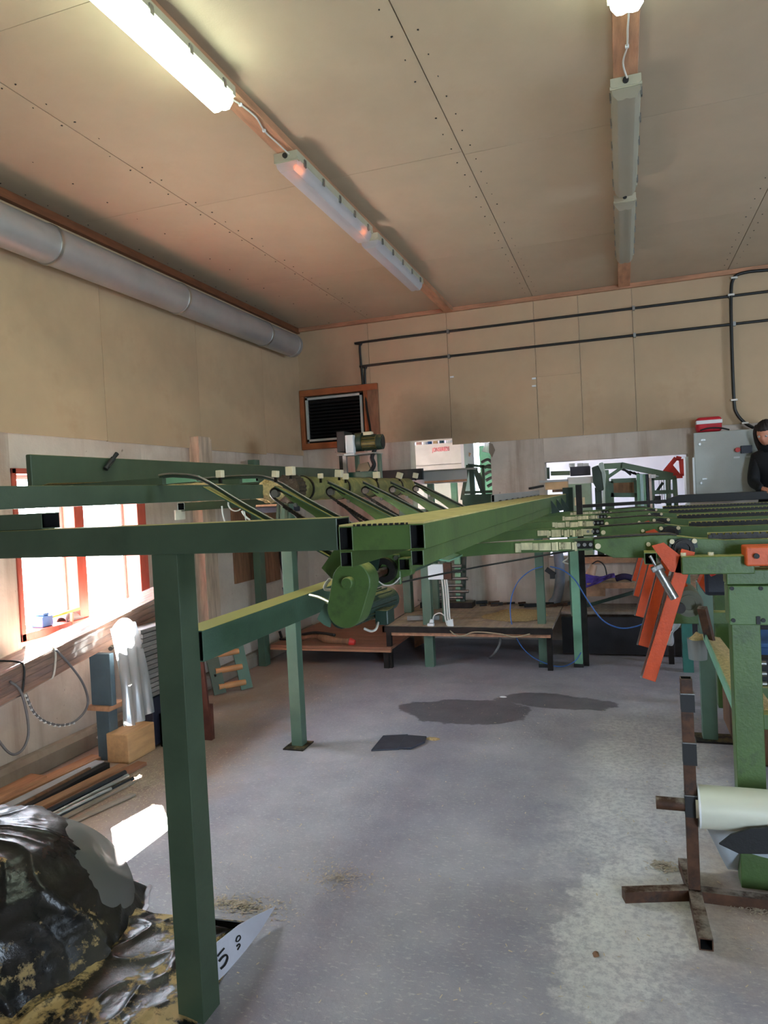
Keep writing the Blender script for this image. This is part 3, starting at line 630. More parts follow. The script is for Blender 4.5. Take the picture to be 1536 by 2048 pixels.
# ------------------------------------------------------------------ left green framework
gf = thing('green_support_frame', 'dark green box section frame with the tall near post and long horizontal beam', 'frame', (-1.32, 1.87, 0))
ZA0, ZA1, YA = 1.452, 1.543, 1.82
obj(MB().bar((-1.332, 1.87, 0), (-1.332, 1.87, ZA0), .092, .092, t=.004), 'post', green, gf, bevel=.006)
obj(MB().bar((-3.2, YA+.05, (ZA0+ZA1)/2), (-.757, YA+.05, (ZA0+ZA1)/2), .10, ZA1-ZA0, t=.005), 'cross_beam', green, gf, bevel=.005)
obj(MB().bar((-3.2, YA+.05, ZA1+.0275), (-1.80, YA+.05, ZA1+.0275), .08, .053, t=.004), 'spacer_tube', green, gf, bevel=.004)
obj(MB().bar((-1.325, 1.92, 1.15), (-1.325, 6.2, 1.15), .10, .10, t=.005), 'lower_beam', green_t, gf, bevel=.006)
obj(MB().bar((-2.08, 1.80, 1.657), (-2.08, 3.80, 1.657), .07, .082, t=.004), 'upper_beam', green, gf, bevel=.004)
mp = (-2.06, 4.13)
obj(MB().bar((mp[0], mp[1], .008), (mp[0], mp[1], 1.60), .075, .075, t=.004), 'post', teal, gf, bevel=.005)
obj(MB().box((mp[0]-.07, mp[1]-.10, 0), (mp[0]+.07, mp[1]+.07, .008)), 'foot_plate', steel_d, gf)
obj(MB().bar((-3.375, 6.11, 0), (-3.375, 6.11, 2.0), .075, .10, t=.005), 'post', teal, gf, bevel=.005)
obj(MB().bar((-1.745, 6.27, 0), (-1.745, 6.27, 1.45), .085, .08, t=.005), 'post', teal, gf, bevel=.005)
obj(MB().bar((-1.33, 6.25, 0.0), (-1.33, 6.25, 1.10), .06, .06, t=.004), 'post', teal, gf, bevel=.004) if False else None
obj(MB().bar((-1.60, 6.35, .4), (-1.60, 6.35, 1.42), .05, .05, t=.004), 'post', teal, gf, bevel=.004)
obj(MB().bar((-2.12, 6.9, .39), (-2.12, 6.9, 1.45), .08, .10), 'post', teal, gf, bevel=.004)
# ------------------------------------------------------------------ outfeed table
TX0, TX1, TY0, TY1, TZ = -.745, -.50, 1.80, 6.73, 1.520
tb = thing('outfeed_table', 'long narrow green steel table top covered in yellow sawdust', 'table', ((TX0+TX1)/2, TY0, 1.40))
for x in (TX0+.021, TX1-.021):
    obj(MB().bar((x, TY0, 1.485), (x, TY1, 1.485), .042, .068, t=.004), 'side_rail', greenv, tb, bevel=.003)
    obj(MB().bar((x-.003, TY0+.002, 1.428), (x-.003, TY1, 1.428), .036, .044, t=.004), 'lower_rail', greenv, tb, bevel=.003)
for y in (TY0+.02, 2.9, 4.0, 5.1, 6.2): obj(MB().box((TX0+.042, y-.018, 1.452), (TX1-.042, y+.018, 1.518)), 'cross_piece', greenv, tb)
obj(MB().box((TX0+.001, TY0+.004, 1.519), (TX1-.001, TY1, 1.523)), 'table_top', mat('dusty_top_sheet', (192,176,116), .9, var=.16, scale=14, bump=.5, bscale=90, col2=(150,146,92), c2scale=3, c2lo=.55, c2hi=.75), tb)
n = 22
tk = MB()
for k in range(30):
    if k % 3 != 1: tk.box((TX0+.045+k*.0052, TY0-.0005, 1.517), (TX0+.0485+k*.0052, TY0+.004, 1.5235))
obj(tk, 'top_tape', ink, tb)
# guide rail on the left edge, far half
obj(MB().bar((-.735, 4.2, 1.545), (-.735, 6.6, 1.545), .02, .045, t=.003), 'guide_rail', galv, tb)
for k in range(9): obj(MB().box((-.745, 4.35+k*.26, 1.5225), (-.725, 4.45+k*.26, 1.53)), 'rail_spacer', steel_d, tb)
for k in range(3): obj(MB().prism([(-.498, 5.25+k*.45, 1.50), (-.498, 5.25+k*.45, 1.40), (-.44, 5.25+k*.45, 1.41), (-.47, 5.25+k*.45, 1.46)], (0, .01, 0)), 'gusset', greend, tb)
# far post of the table with a pulley box
obj(MB().box((TX1-.03, 6.73, 1.30), (TX1+.06, 6.79, 1.58)), 'end_bracket', greend, tb)
obj(MB().bar((-.47, 6.76, .39), (-.47, 6.76, 1.30), .07, .07, t=.004), 'leg', teal, tb)
# ------------------------------------------------------------------ drive unit under the table
du = thing('belt_drive', 'green belt drive with oval guard, shaft bearing and motor hanging under the table', 'motor', (-.93, 2.3, 1.05))
def pt(px, py, y): return at(px, py, 'y', y)
c1, c2 = pt(702, 1165, 2.20), pt(689, 1219, 2.20)
r1, r2 = .069, .064
P = []
dv = (c2-c1); ang = math.atan2(dv.z, dv.x)
for k in range(19): a = ang+math.pi/2+math.pi*k/18; P.append(Vector((c1.x+r1*math.cos(a), 2.20, c1.z+r1*math.sin(a))))
for k in range(19): a = ang-math.pi/2+math.pi*k/18; P.append(Vector((c2.x+r2*math.cos(a), 2.20, c2.z+r2*math.sin(a))))
obj(MB().prism(P, (0, .09, 0)), 'belt_guard', greenv, du, bevel=.004, smooth=True)
h = pt(696, 1166, 2.18); obj(MB().cyl((h.x, 2.165, h.z), (h.x, 2.20, h.z), .020, 20), 'hub', greenv, du, bevel=.003, smooth=True)
b0 = pt(770, 1140, 2.42)
obj(MB().cyl((c1.x+.02, 2.29, c1.z-.0), (b0.x+.0, 2.46, b0.z), .015, 14), 'shaft', rusty, du, smooth=True)
obj(MB().ring((b0.x, 2.40, b0.z), (b0.x, 2.43, b0.z), .045, .022, 24), 'bearing', steel_d, du, smooth=True)
obj(MB().box((b0.x-.055, 2.43, b0.z-.055), (b0.x+.055, 2.445, b0.z+.055)), 'bearing_plate', greenv, du, bevel=.004)
for sx_, sz_ in ((-1,-1),(1,-1),(-1,1),(1,1)): obj(MB().cyl((b0.x+sx_*.043, 2.418, b0.z+sz_*.043), (b0.x+sx_*.043, 2.43, b0.z+sz_*.043), .009, 6), 'bolt', steel, du)
obj(MB().prism([pt(752,1125,2.45), pt(775,1103,2.45), pt(822,1100,2.45), pt(828,1125,2.45), pt(822,1150,2.45), pt(803,1156,2.45), pt(752,1150,2.45)][::-1], (0, .05, 0)), 'mounting_block', greenv, du, bevel=.003)
q0, q1 = pt(802,1118,2.40), pt(822,1138,2.40)
obj(MB().bar(((q0.x+q1.x)/2, 2.38, (q0.z+q1.z)/2), ((q0.x+q1.x)/2, 2.6, (q0.z+q1.z)/2), q1.x-q0.x+.008, q0.z-q1.z+.008, t=.004), 'square_tube', greenv, du)
obj(MB().bar(pt(700,1118,2.35), pt(762,1103,2.35), .07, .012, up=(0,0,1)), 'top_bracket', greenv, du)
obj(MB().prism([pt(676,1104,2.36), pt(760,1104,2.36), pt(752,1165,2.36), pt(690,1165,2.36)], (0,.01,0)), 'back_plate', greend, du)
obj(MB().prism([pt(643,1136,2.36), pt(668,1100,2.36), pt(684,1100,2.36), pt(684,1155,2.36), pt(664,1158,2.36)], (0,.008,0)), 'side_plate', greenv, du)
obj(MB().prism([pt(634,1238,2.30), pt(650,1205,2.30), pt(664,1215,2.30), pt(660,1255,2.30), pt(648,1250,2.30)], (0,.008,0)), 'lower_plate', teal, du)
c3 = pt(738, 1212, 2.50)
obj(MB().cyl((c3.x-.03, 2.29, c3.z), (c3.x+.02, 2.68, c3.z+.0), .046, 24), 'motor_housing', greend, du, smooth=True)
for k in range(14):
    a = k*2*math.pi/14; obj(MB().bar((c3.x-.02+.047*math.cos(a), 2.38, c3.z+.047*math.sin(a)), (c3.x+.015+.047*math.cos(a), 2.64, c3.z+.047*math.sin(a)), .004, .012, up=(math.cos(a),0,math.sin(a))), 'cooling_fin', greend, du)
q = pt(763, 1238, 2.45); obj(MB().box((q.x-.030, 2.46, q.z-.025), (q.x+.022, 2.54, q.z+.03), c=q), 'terminal_box', greend, du, bevel=.005)
obj(MB().tube([pt(728,1257,2.4), pt(742,1262,2.4), pt(752,1258,2.4), pt(756,1245,2.45)], .005, 6), 'motor_cable', cablew, du, smooth='all')
obj(MB().tube([pt(660,1158,2.33), pt(652,1168,2.33), pt(650,1178,2.33), pt(662,1180,2.33)], .006, 6), 'cable_loop', cablew, du, smooth='all')
obj(MB().tube([pt(750,1156,2.40), pt(768,1170,2.40), pt(786,1168,2.40), pt(800,1155,2.40)], .0025, 6), 'thin_cable', cablew, du, smooth='all')
obj(MB().tube([pt(620,1190,2.5), pt(640,1195,2.4), pt(660,1205,2.3)], .006, 6, 2), 'pin', mat('brass_pin', (150,146,90), .4, .4), du)
# long thin tension wire from the drive to the right-hand deck
obj(MB().tube([pt(795,1166,2.5), pt(960,1133,3.0), at(1185,1094,'y',3.2)], .004, 6, 2), 'tension_cable', cableb, label='thin black tension cable running from the belt drive to the right conveyor', cat='cable')
# perspex plate
obj(MB().prism([pt(862,1118,2.9), pt(898,1124,2.9), pt(925,1112,3.1), pt(900,1108,3.1)], (0,0,.006)), 'green_plate', teal_l, label='small pale green plate under the sawdust-covered table', cat='plate')

# ------------------------------------------------------------------ chain transfer deck (sloping arms)
td = thing('chain_transfer', 'row of sloping green conveyor arms with black chains beside a dusty roller', 'conveyor', (-1.9, 4.5, 1.45))
def arm(y, full=True, over=True):
    a = thing('arm', None, None, (-1.6, y, 1.6)); W[a] = Vector((-1.6, y, 1.6)); a.parent = td; a.location = W[a]-W[td]
    T = Vector((-1.80, y, 1.672)); B = Vector((-1.12, y, 1.30)); d = (B-T).normalized(); nrm = Vector((-d.z, 0, d.x)); nrm = nrm if nrm.z > 0 else -nrm
    L = (B-T).length
    if full:
        poly = [T+nrm*.0, T+d*.10-nrm*.028, T+d*.26-nrm*.040, T+d*.40-nrm*.065, T+d*.52-nrm*.065, T+d*L-nrm*.03, T+d*L+nrm*.0]
        obj(MB().prism([p+Vector((0,-.006,0)) for p in poly], (0,.012,0)), 'web', greenv, a)
    obj(MB().bar(T-nrm*-.004, B+nrm*.004, .055, .006, up=nrm), 'flange', green_t, a)
    # strap running over the top
    S = [Vector((-2.62 if full else -2.04,y,1.728 if full else 1.734)), Vector((-2.2 if full else -2.0,y,1.738)), Vector((-1.95,y,1.736)), Vector((-1.85,y,1.722)), Vector((-1.77,y,1.688)), T+d*.25+nrm*.018, B+nrm*.018]
    if not over: S = [T-d*.035+nrm*.012, T+d*.08+nrm*.016, T+d*.25+nrm*.018, B+nrm*.018]
    obj(MB().tube(S, .010, 6), 'chain_guide', greend, a, smooth='all')
    obj(MB().tube([p+Vector((0,-.012,.010)) for p in S], .004, 5), 'chain_edge', steel, a, smooth='all')
    if full:
        # return chain loop underneath with head wheel
        c = T-nrm*.035+d*.01
        obj(MB().cyl(c+Vector((0,-.016,0)), c+Vector((0,.016,0)), .022, 16), 'chain_wheel', steel, a, smooth=True)
        pp = [c+nrm*.030+d*.10, c+nrm*.028, c-d*.022+nrm*.018, c-d*.028-nrm*.006, c-nrm*.028, c-nrm*.045+d*.12, c-nrm*.085+d*.30, c-nrm*.10+d*.55]
        obj(MB().tube(pp, .009, 6), 'return_chain', chainm, a, smooth='all')
        ck = MB()
        for k in range(24):
            q = c-nrm*(.04+.0016*k)+d*(.08+k*.02); ck.bar(q-d*.008, q+d*.008, .016, .020, up=nrm)
        obj(ck, 'chain_link', chainm, a, kind='stuff')
        obj(MB().cyl(c+d*.14+Vector((0,-.02,0)), c+d*.14+Vector((0,.0,0)), .011, 8), 'bolt', steel, a)
    # horizontal rail behind
    if over: obj(MB().bar((-2.60, y, 1.712), (-2.02, y, 1.715), .03, .032), 'top_rail', green, a)
    return a
AY = [2.8, 3.5, 4.28, 4.94, 5.6, 6.3]
for i, y in enumerate(AY): arm(y, i > 0, i < 2)
def dog(px, py, y, tilt=0, s=1.0):
    q = at(px, py, 'y', y); h = .017*s
    obj(MB().add([q+Matrix.Rotation(tilt, 3, 'Y')@Vector((i*h, j*h, k*h*1.1)) for k in (-1,1) for i,j in ((-1,-1),(1,-1),(1,1),(-1,1))], [(0,3,2,1),(4,5,6,7),(0,1,5,4),(1,2,6,5),(2,3,7,6),(3,0,4,7)]), 'chain_dog', cream, td, bevel=.003)
    obj(MB().bar(q-Vector((0,0,.045)), q-Vector((0,0,.016)), .014, .012), 'dog_foot', chainm, td)
for a_ in ((440,948,3.0,0,.95),(551,948,3.45,.1,.95),(581,942,3.7,0,1.35),(641,952,4.3,0,.9),(678,947,4.4,.1,1.35),(691,953,4.6,0,1.1),(753,950,5.0,0,1.3),(799,951,5.6,.35,1.3),(831,951,6.2,.25,1.25)): dog(*a_)
DRX, DRZ, DRR = -2.03, 1.668, .082
obj(MB().cyl((DRX, 4.12, DRZ), (DRX, 6.75, DRZ), DRR, 32), 'roller', mat('dusty_roller', (124,124,74), .75, var=.2, scale=8, col2=(176,162,92), c2scale=6, c2lo=.5, c2hi=.7, bump=.3), td, smooth=True)
# rough bark-like rim at the roller end
rg = MB(); nR = 44
V = []
for yy, rr in ((4.02, .088), (4.12, .092), (4.02, .058)):
    for k in range(nR):
        a = k*2*math.pi/nR; r = rr*(1+(.05 if k % 2 else -.03)); V.append(Vector((DRX+.03+r*math.cos(a), yy, DRZ+r*math.sin(a))))
F = []
for k in range(nR):
    j = (k+1)%nR; F += [(k,j,nR+j,nR+k),(2*nR+k,2*nR+j,j,k)]
F.append(tuple(range(2*nR, 3*nR)))
rg.add(V, F); obj(rg, 'roller_rim', mat('brown_rim', (62,50,34), .7, var=.35, scale=20, bump=.5), td)
for y in (4.30, 4.96, 5.62, 6.32): obj(MB().ring((DRX, y, DRZ), (DRX, y+.025, DRZ), DRR+.007, .004, 32), 'chain_band', chainm, td, smooth=True)
# heaped sawdust at the end of the upper beam
def fn(u, v):
    a = u*math.pi*2; p = v*math.pi
    n_ = 1+.28*noise.fractal(Vector((math.cos(a)*2, math.sin(a)*2, v*4)), 1, 2, 4)
    return Vector((-2.05+.075*math.sin(p)*math.cos(a)*n_, 3.90+.10*math.sin(p)*math.sin(a)*n_, 1.655+.070*math.cos(p)*n_))
obj(MB().grid(fn, 30, 20), 'sawdust_clump', sawdust, label='rough yellow clump of sawdust at the end of the upper green beam', cat='sawdust', kind='stuff', smooth='all')
pile((-2.12, 3.2, 1.70), .05, .25, .012, label='sawdust lying along the top of the upper green beam', seed=4)
# lower support tube
obj(MB().bar((-2.6, 3.76, 1.588), (-2.6, 5.15, 1.588), .05, .053, t=.004), 'support_tube', green, td, bevel=.003)
obj(MB().box((-2.61, 3.70, 1.51), (-2.60, 3.80, 1.57)), 'hanging_card', paper, label='small cream card hanging from the short green support tube', cat='card')
# white cable loop behind the big beam
cl = thing('coiled_cable', 'loop of white cable hanging behind the near green beam', 'cable', (-2.0, 3.3, 1.45))
q = at(462, 1010, 'y', 3.3)
obj(MB().tube([q+Vector((.034*math.cos(a), .01*a, .034*math.sin(a))) for a in [k*.5 for k in range(14)]]+[q+Vector((.05,.06,-.09))], .004, 6, 3), 'coil', cablew, cl, smooth='all')
obj(MB().tube([at(444,1012,'y',3.3), at(446,1030,'y',3.3), at(452,1050,'y',3.3)], .004, 6), 'tail', cablew, cl, smooth='all')
obj(MB().tube([at(484,1022,'y',3.5), at(490,1032,'y',3.5), at(500,1040,'y',3.5)], .005, 6), 'second_tail', cablew, cl, smooth='all')
# valve block behind
t = thing('valve_block', 'dark blue valve block on a green post behind the near beam', 'valve', (-2.1, 4.13, 1.45))
obj(MB().box((-2.35, 4.15, 1.52), (-2.02, 4.25, 1.56)), 'valve_body', navy, t, bevel=.006)
obj(MB().box((-2.30, 4.16, 1.561), (-2.1, 4.24, 1.575)), 'wooden_pad', wood, t)
for x in (-2.12,-2.06): obj(MB().bar((x, 4.1, 1.40), (x+.03, 4.1, 1.66), .02, .02), 'bracket', green, t)

# ------------------------------------------------------------------ infeed trough (tall green plate at the left)
tr = thing('infeed_trough', 'long tall green steel side plate above the left beam, with a black torch clipped on', 'conveyor side', (-2.65, 2.63, 1.7))
obj(MB().box((-2.66, 2.63, 1.715), (-2.63, 6.55, 1.875)), 'side_plate', green, tr, bevel=.006)
obj(MB().prism([(-2.63,2.66,1.722),(-2.63,6.5,1.78),(-2.63,6.5,1.76),(-2.63,2.66,1.70)], (.10,0,0)), 'bottom_flange', green, tr)
obj(MB().prism([(-2.62,2.68,1.727),(-2.62,3.25,1.737),(-2.60,3.25,1.739),(-2.60,2.68,1.729)], (.03,0,.006)), 'sawdust_line', sawdust, tr)
obj(MB().bar((-2.40, 2.85, 1.73), (-2.40, 4.2, 1.742), .012, .006), 'bright_edge', steel, tr)
for py_, yy in ((0, 3.05), (0, 3.65)): obj(MB().bar((-2.5, yy, 1.722), (-2.0, yy, 1.728), .035, .03, t=.003), 'cross_rail', teal_l, tr)
obj(MB().box((-2.66, 6.56, 1.70), (-2.60, 7.0, 1.80)), 'end_block', rubber, tr)
a_, b_ = at(762, 938, 'y', 7.0), at(846, 957, 'y', 7.0)
tq = thing('cross_conveyor', 'conveyor trough along the back wall with black near end and galvanised side', 'conveyor', (-1.9, 7.0, 1.7))
obj(MB().box((a_.x, 6.98, b_.z-.01), (b_.x, 7.03, a_.z-.02)), 'black_side_board', rubber, tq)
c_ = at(935, 945, 'y', 7.1); c2_ = at(935, 962, 'y', 7.1)
obj(MB().box((a_.x-.3, 7.06, c2_.z-.01), (c_.x, 7.08, c_.z+.03)), 'galvanised_side', galv, tq)
obj(MB().box((a_.x-.3, 7.04, c_.z+.03), (c_.x+.1, 7.16, c_.z+.045)), 'top_rail', steel, tq)
obj(MB().box((b_.x, 7.05, c2_.z-.0), (c_.x, 7.06, c2_.z+.02)), 'wooden_strip', wood, tq)
obj(MB().bar((b_.x+.05, 7.1, .39), (b_.x+.05, 7.1, c2_.z), .06, .06), 'leg', teal, tq)
obj(MB().bar((c_.x-.18, 7.25, .39), (c_.x-.18, 7.25, c2_.z-.01), .06, .06), 'leg', mat('mint_post', (150,200,160), .5), tq)
# torch on the trough
q0, q1 = at(211, 938, 'x', -2.615), at(234, 907, 'x', -2.60)
t = thing('black_torch', 'small black torch leaning over the tall green side plate', 'torch', q0)
d_ = (q1-q0)
obj(MB().cyl(q0, q0+d_*.68, .014, 14), 'handle', rubber, t, smooth=True)
obj(MB().cyl(q0+d_*.68, q1, .010, 14, .012), 'head', ink, t, smooth=True)
obj(MB().tube([q0+d_*.1+Vector((.017,0,0)), q0+d_*.5+Vector((.02,0,0))], .003, 6, 1), 'clip', steel_d, t)

# ------------------------------------------------------------------ saw motor on stand
MY = 6.1
ms = thing('motor_stand', 'green electric motor on a tall steel stand in front of the dark hatch', 'motor', (-2.35, MY, 1.5))
def mp_(px, py, y=MY): return at(px, py, 'y', y)
a_ = mp_(712, 885); b_ = mp_(766, 885)
obj(MB().cyl((a_.x, MY, a_.z), (a_.x+.07, MY, a_.z), .085, 24), 'gearbox', greend, ms, smooth=True)
obj(MB().cyl((a_.x+.07, MY, a_.z-.01), (b_.x-.05, MY, a_.z-.01), .066, 24), 'motor_housing', mat('olive_metal', (112,104,60), .35, .5, var=.2, scale=8), ms, smooth=True)
for k in range(16):
    g_ = k*2*math.pi/16; obj(MB().bar((a_.x+.085, MY+.068*math.cos(g_), a_.z-.01+.068*math.sin(g_)), (b_.x-.06, MY+.068*math.cos(g_), a_.z-.01+.068*math.sin(g_)), .004, .012, up=(0,math.cos(g_),math.sin(g_))), 'cooling_fin', greend, ms)
obj(MB().cyl((b_.x-.05, MY, a_.z-.01), (b_.x, MY, a_.z-.01), .072, 24, .068), 'fan_cover', greend, ms, smooth=True)
obj(MB().cyl((b_.x-.001, MY, a_.z-.01), (b_.x+.004, MY, a_.z-.01), .055, 24), 'fan_grille', rubber, ms)
q = mp_(736, 868); obj(MB().box((q.x-.04, MY-.03, q.z-.015), (q.x+.04, MY+.04, q.z+.02)), 'terminal_box', cream, ms, bevel=.005)
q0, q1 = mp_(691, 871, MY-.1), mp_(709, 906, MY-.1)
obj(MB().box((q0.x, MY-.12, q1.z), (q1.x, MY-.06, q0.z)), 'control_box', white, ms, bevel=.006)
obj(MB().box((q0.x-.01, MY-.14, q1.z-.02), (q1.x+.01, MY-.05, q1.z-.004)), 'box_base', white, ms)
q2 = mp_(684, 865); obj(MB().box((q2.x-.015, MY-.1, mp_(684,905).z), (q2.x+.06, MY+.1, q2.z)), 'dark_guard', rubber, ms)
zt = mp_(700, 909).z; z0_ = 1.60
obj(MB().box((mp_(684,909).x, MY-.12, zt-.012), (mp_(757,909).x, MY+.12, zt)), 'shelf', steel, ms)
for px, mt_ in ((690, steel_d), (697, steel), (711, teal), (756, teal)):
    q = mp_(px, 930); obj(MB().bar((q.x, MY-.08 if px < 700 else MY+.05, z0_), (q.x, MY-.08 if px < 700 else MY+.05, zt-.012), .035, .03), 'leg', mt_, ms)
obj(MB().prism([mp_(712,942), mp_(718,928), mp_(735,924), mp_(742,942)], (0,.03,0)), 'chute', mat('tan_cover', (128,116,92), .7), ms)
obj(MB().box((mp_(693,960).x, MY-.02, 1.60), (mp_(750,960).x, MY+.06, mp_(700,945).z)), 'lower_body', mat('deep_teal', (20,74,58), .45), ms)
obj(MB().tube([mp_(750,898), mp_(744,915), mp_(748,930), mp_(740,945)], .02, 8), 'hose', rubber, ms, smooth='all')
# far left vertical green posts and wall bits
t = thing('wooden_wall_post', 'weathered square timber post fixed to the left wall', 'post', (XL+.06, 5.5, .5))
q0, q1 = at(395, 872, 'x', XL+.10), at(425, 872, 'x', XL+.10)
obj(MB().box((XL+.0, q0.y+.01, .42), (XL+.10, q1.y-.04, q0.z)), 'post', woodz, label=None, parent=t, bevel=.004)
obj(MB().box((XL+.0, q1.y-.035, .42), (XL+.06, q1.y+.04, q0.z-.01)), 'side_board', woodz, t)
for (pa, pb, za, zb_) in (((472),(520),1.5,None),((528),(562),1.5,None)):
    q0, q1 = at(pa, 1168, 'x', XL+.02), at(pb, 1160, 'x', XL+.02)
    n_ = 3
    t = thing('wall_boards', 'brown vertical boards fixed low on the left wall, %s the green post' % ('left of' if pa < 500 else 'right of'), 'boards', (XL+.01, (q0.y+q1.y)/2, q0.z))
    for k in range(n_): obj(MB().box((XL+.001, q0.y+(q1.y-q0.y)*k/n_+.003, q0.z), (XL+.022, q0.y+(q1.y-q0.y)*(k+1)/n_-.003, 1.55)), 'board', woodb, t)
P = [at(x, y, 'x', XL+.05) for x, y in ((562,1060),(562,1110),(567,1145),(576,1165),(590,1150),(592,1100))]
obj(MB().tube(P, .018, 8), 'black_hose', rubber, label='black hose hanging in a loop on the left wall behind the pale post', cat='hose', smooth='all')
q = at(565, 1175, 'x', XL+.03); obj(MB().tube([q, q+Vector((.01,.01,-.06)), q+Vector((0,.04,-.12))], .006, 6), 'wall_hook', cableb, label='small dark hook on the left wall below the hose', cat='hook')

# ------------------------------------------------------------------ right conveyor deck
rd = thing('log_deck', 'green steel log deck with parallel chain arms and orange stop bars', 'conveyor', (.4, 4.9, 0))
RY = [3.15, 4.02, 4.88, 5.73, 6.6]; RZ = 1.372
lbl = None
for i, y in enumerate(RY):
    a = thing('arm', None, None, (0, y, RZ)); a.parent = rd; a.location = Vector((0, y, RZ))-W[rd]
    # tapering left bar
    obj(MB().prism([(-.90,y-.012,RZ-.056),(-.62,y-.012,RZ-.012),(-.10,y-.012,RZ+.0),(-.10,y-.012,RZ-.052),(-.55,y-.012,RZ-.062),(-.90,y-.012,RZ-.082)], (0,.024,0)), 'left_bar', greenv, a)
    ws = MB()
    xx = -.46
    while xx < -.20:
        wd = random.choice((.010,.025,.05,.016)); ws.box((xx, y-.022, RZ-.050+random.uniform(-.006,.006)), (xx+wd, y-.0125, RZ-.016+random.uniform(-.003,.003))); xx += wd+random.choice((.001,.002,.004))
    obj(ws, 'wear_strip', mat('pale_strip', (204,196,158), .7, var=.3, scale=30, col2=(70,62,40), c2scale=22, c2lo=.6, c2hi=.68, stretch=(1,1,.3)), a) if i == 0 else obj(ws, 'wear_strip', bpy.data.materials['pale_strip'], a)
    obj(MB().box((-.20, y-.020, RZ-.045), (-.13, y+.02, RZ-.012)), 'chain_tail', chainm, a)
    for dx in (-.19,-.165,-.14): obj(MB().cyl((dx, y-.028, RZ-.028), (dx, y-.018, RZ-.028), .008, 8), 'bolt', steel, a)
    # main channel
    obj(MB().prism([(-.125,y-.03,RZ-.005),(.10,y-.03,RZ+.004),(.17,y-.03,RZ+.004),(.27,y-.03,RZ-.012),(.38,y-.03,RZ-.022),(1.9,y-.03,RZ-.012),(1.9,y-.03,RZ-.10),(.3,y-.03,RZ-.10),(.10,y-.03,RZ-.09),(-.05,y-.03,RZ-.086),(-.125,y-.03,RZ-.05)], (0,.06,0)), 'channel', greenv, a, bevel=.003)
    obj(MB().prism([(-.125,y-.032,RZ-.004),(.10,y-.032,RZ+.006),(.17,y-.032,RZ+.006),(.2,y-.032,RZ+.0),(.2,y-.032,RZ+.004),(.17,y-.032,RZ+.011),(.10,y-.032,RZ+.011),(-.125,y-.032,RZ+.001)], (0,.064,0)), 'top_strap', steel_d, a)
    obj(MB().box((.32, y-.01, RZ-.02), (1.9, y+.01, RZ-.002)), 'chain_track', chainm, a)
    ck = MB()
    for k in range(60): ck.box((.33+k*.026, y-.008, RZ-.004), (.348+k*.026, y+.008, RZ+.004))
    obj(ck, 'chain_link', chainm, a, kind='stuff')
    obj(MB().box((.32, y+.012, RZ-.02), (1.9, y+.026, RZ+.006)), 'chain_guide', mat('yellowish_guide', (170,160,86), .5) if i == 0 else bpy.data.materials['yellowish_guide'], a)
    # bearing with wheel
    bx_ = .222
    obj(MB().cyl((bx_, y-.06, RZ-.052), (bx_, y-.03, RZ-.052), .042, 24), 'bearing', rubber, a, smooth=True)
    obj(MB().ring((bx_, y-.068, RZ-.052), (bx_, y-.06, RZ-.052), .036, .012, 24), 'bearing_ring', steel_d, a, smooth=True)
    obj(MB().prism([(bx_-.05,y-.045,RZ-.012),(bx_+.05,y-.045,RZ-.012),(bx_+.055,y-.045,RZ-.05),(bx_-.055,y-.045,RZ-.05)], (0,.014,0)), 'bearing_flange', greend, a)
    for dx in (-.042,.042): obj(MB().cyl((bx_+dx, y-.056, RZ-.022), (bx_+dx, y-.044, RZ-.022), .010, 8), 'bolt', cream, a)
    obj(MB().cyl((.09, y-.045, RZ-.032), (.09, y-.03, RZ-.032), .009, 8), 'bolt', cream, a)
    obj(MB().cyl((-.11, y-.040, RZ-.035), (-.11, y-.03, RZ-.035), .012, 10), 'bolt', cream, a)
# rail across behind: black beam
q = at(1330, 1003, 'y', 6.85); zb_ = at(1400, 1004, 'y', 6.85).z; zt_ = at(1400, 988, 'y', 6.85).z
obj(MB().prism([(q.x,6.83,zb_),(q.x+.02,6.83,zb_+.04),(q.x+.12,6.83,zt_),(2.4,6.83,zt_+.0),(2.4,6.83,zb_)], (0,.07,0)), 'black_rail', mat('black_rail', (20,20,21), .5), rd, bevel=.003)
obj(MB().bar((-.4, 6.78, 1.40), (.36, 6.78, 1.415), .04, .03), 'rear_rail', steel_d, rd)
# stop bars
for i, y in enumerate(RY):
    yy = y-.11
    tp = Vector((.235, yy, 1.318)); bt = Vector((.068, yy, .795 if i == 0 else .74)); 
    o = obj(MB().bar(tp, bt, .008, .052, up=(1,0,.3)), 'stop_bar', orange, rd, bevel=.002, label='orange stop bar')
    dd = (bt-tp).normalized(); sd = Vector((1,0,.3))
    obj(MB().bar(tp+Vector((-.03,.035,0)), bt+Vector((-.03,.035,0)), .008, .008, up=(1,0,.3)), 'stop_bar_edge', steel, rd)
    obj(MB().prism([(.10,yy-.004,1.34),(.145,yy-.004,1.352),(.215,yy-.004,1.29),(.225,yy-.004,1.225),(.165,yy-.004,1.235)], (0,.008,0)), 'stop_plate', orange, rd)
    # pneumatic cylinder
    c0 = Vector((.115, yy-.05, 1.255)); c1 = Vector((.175, yy-.05, 1.135))
    e = (c1-c0).normalized()
    obj(MB().cyl(c0, c1, .017, 18), 'air_cylinder', steel, rd, smooth=True)
    obj(MB().bar(c0-e*.012, c0+e*.008, .045, .04, up=(0,1,0)), 'cylinder_head', steel, rd, bevel=.003)
    obj(MB().cyl(c0-e*.055, c0-e*.012, .006, 10), 'piston_rod', steel, rd, smooth=True)
obj(MB().bar((.093, 3.0, 1.292), (.093, 6.9, 1.292), .046, .046, t=.0025), 'pivot_tube', greenv, rd)
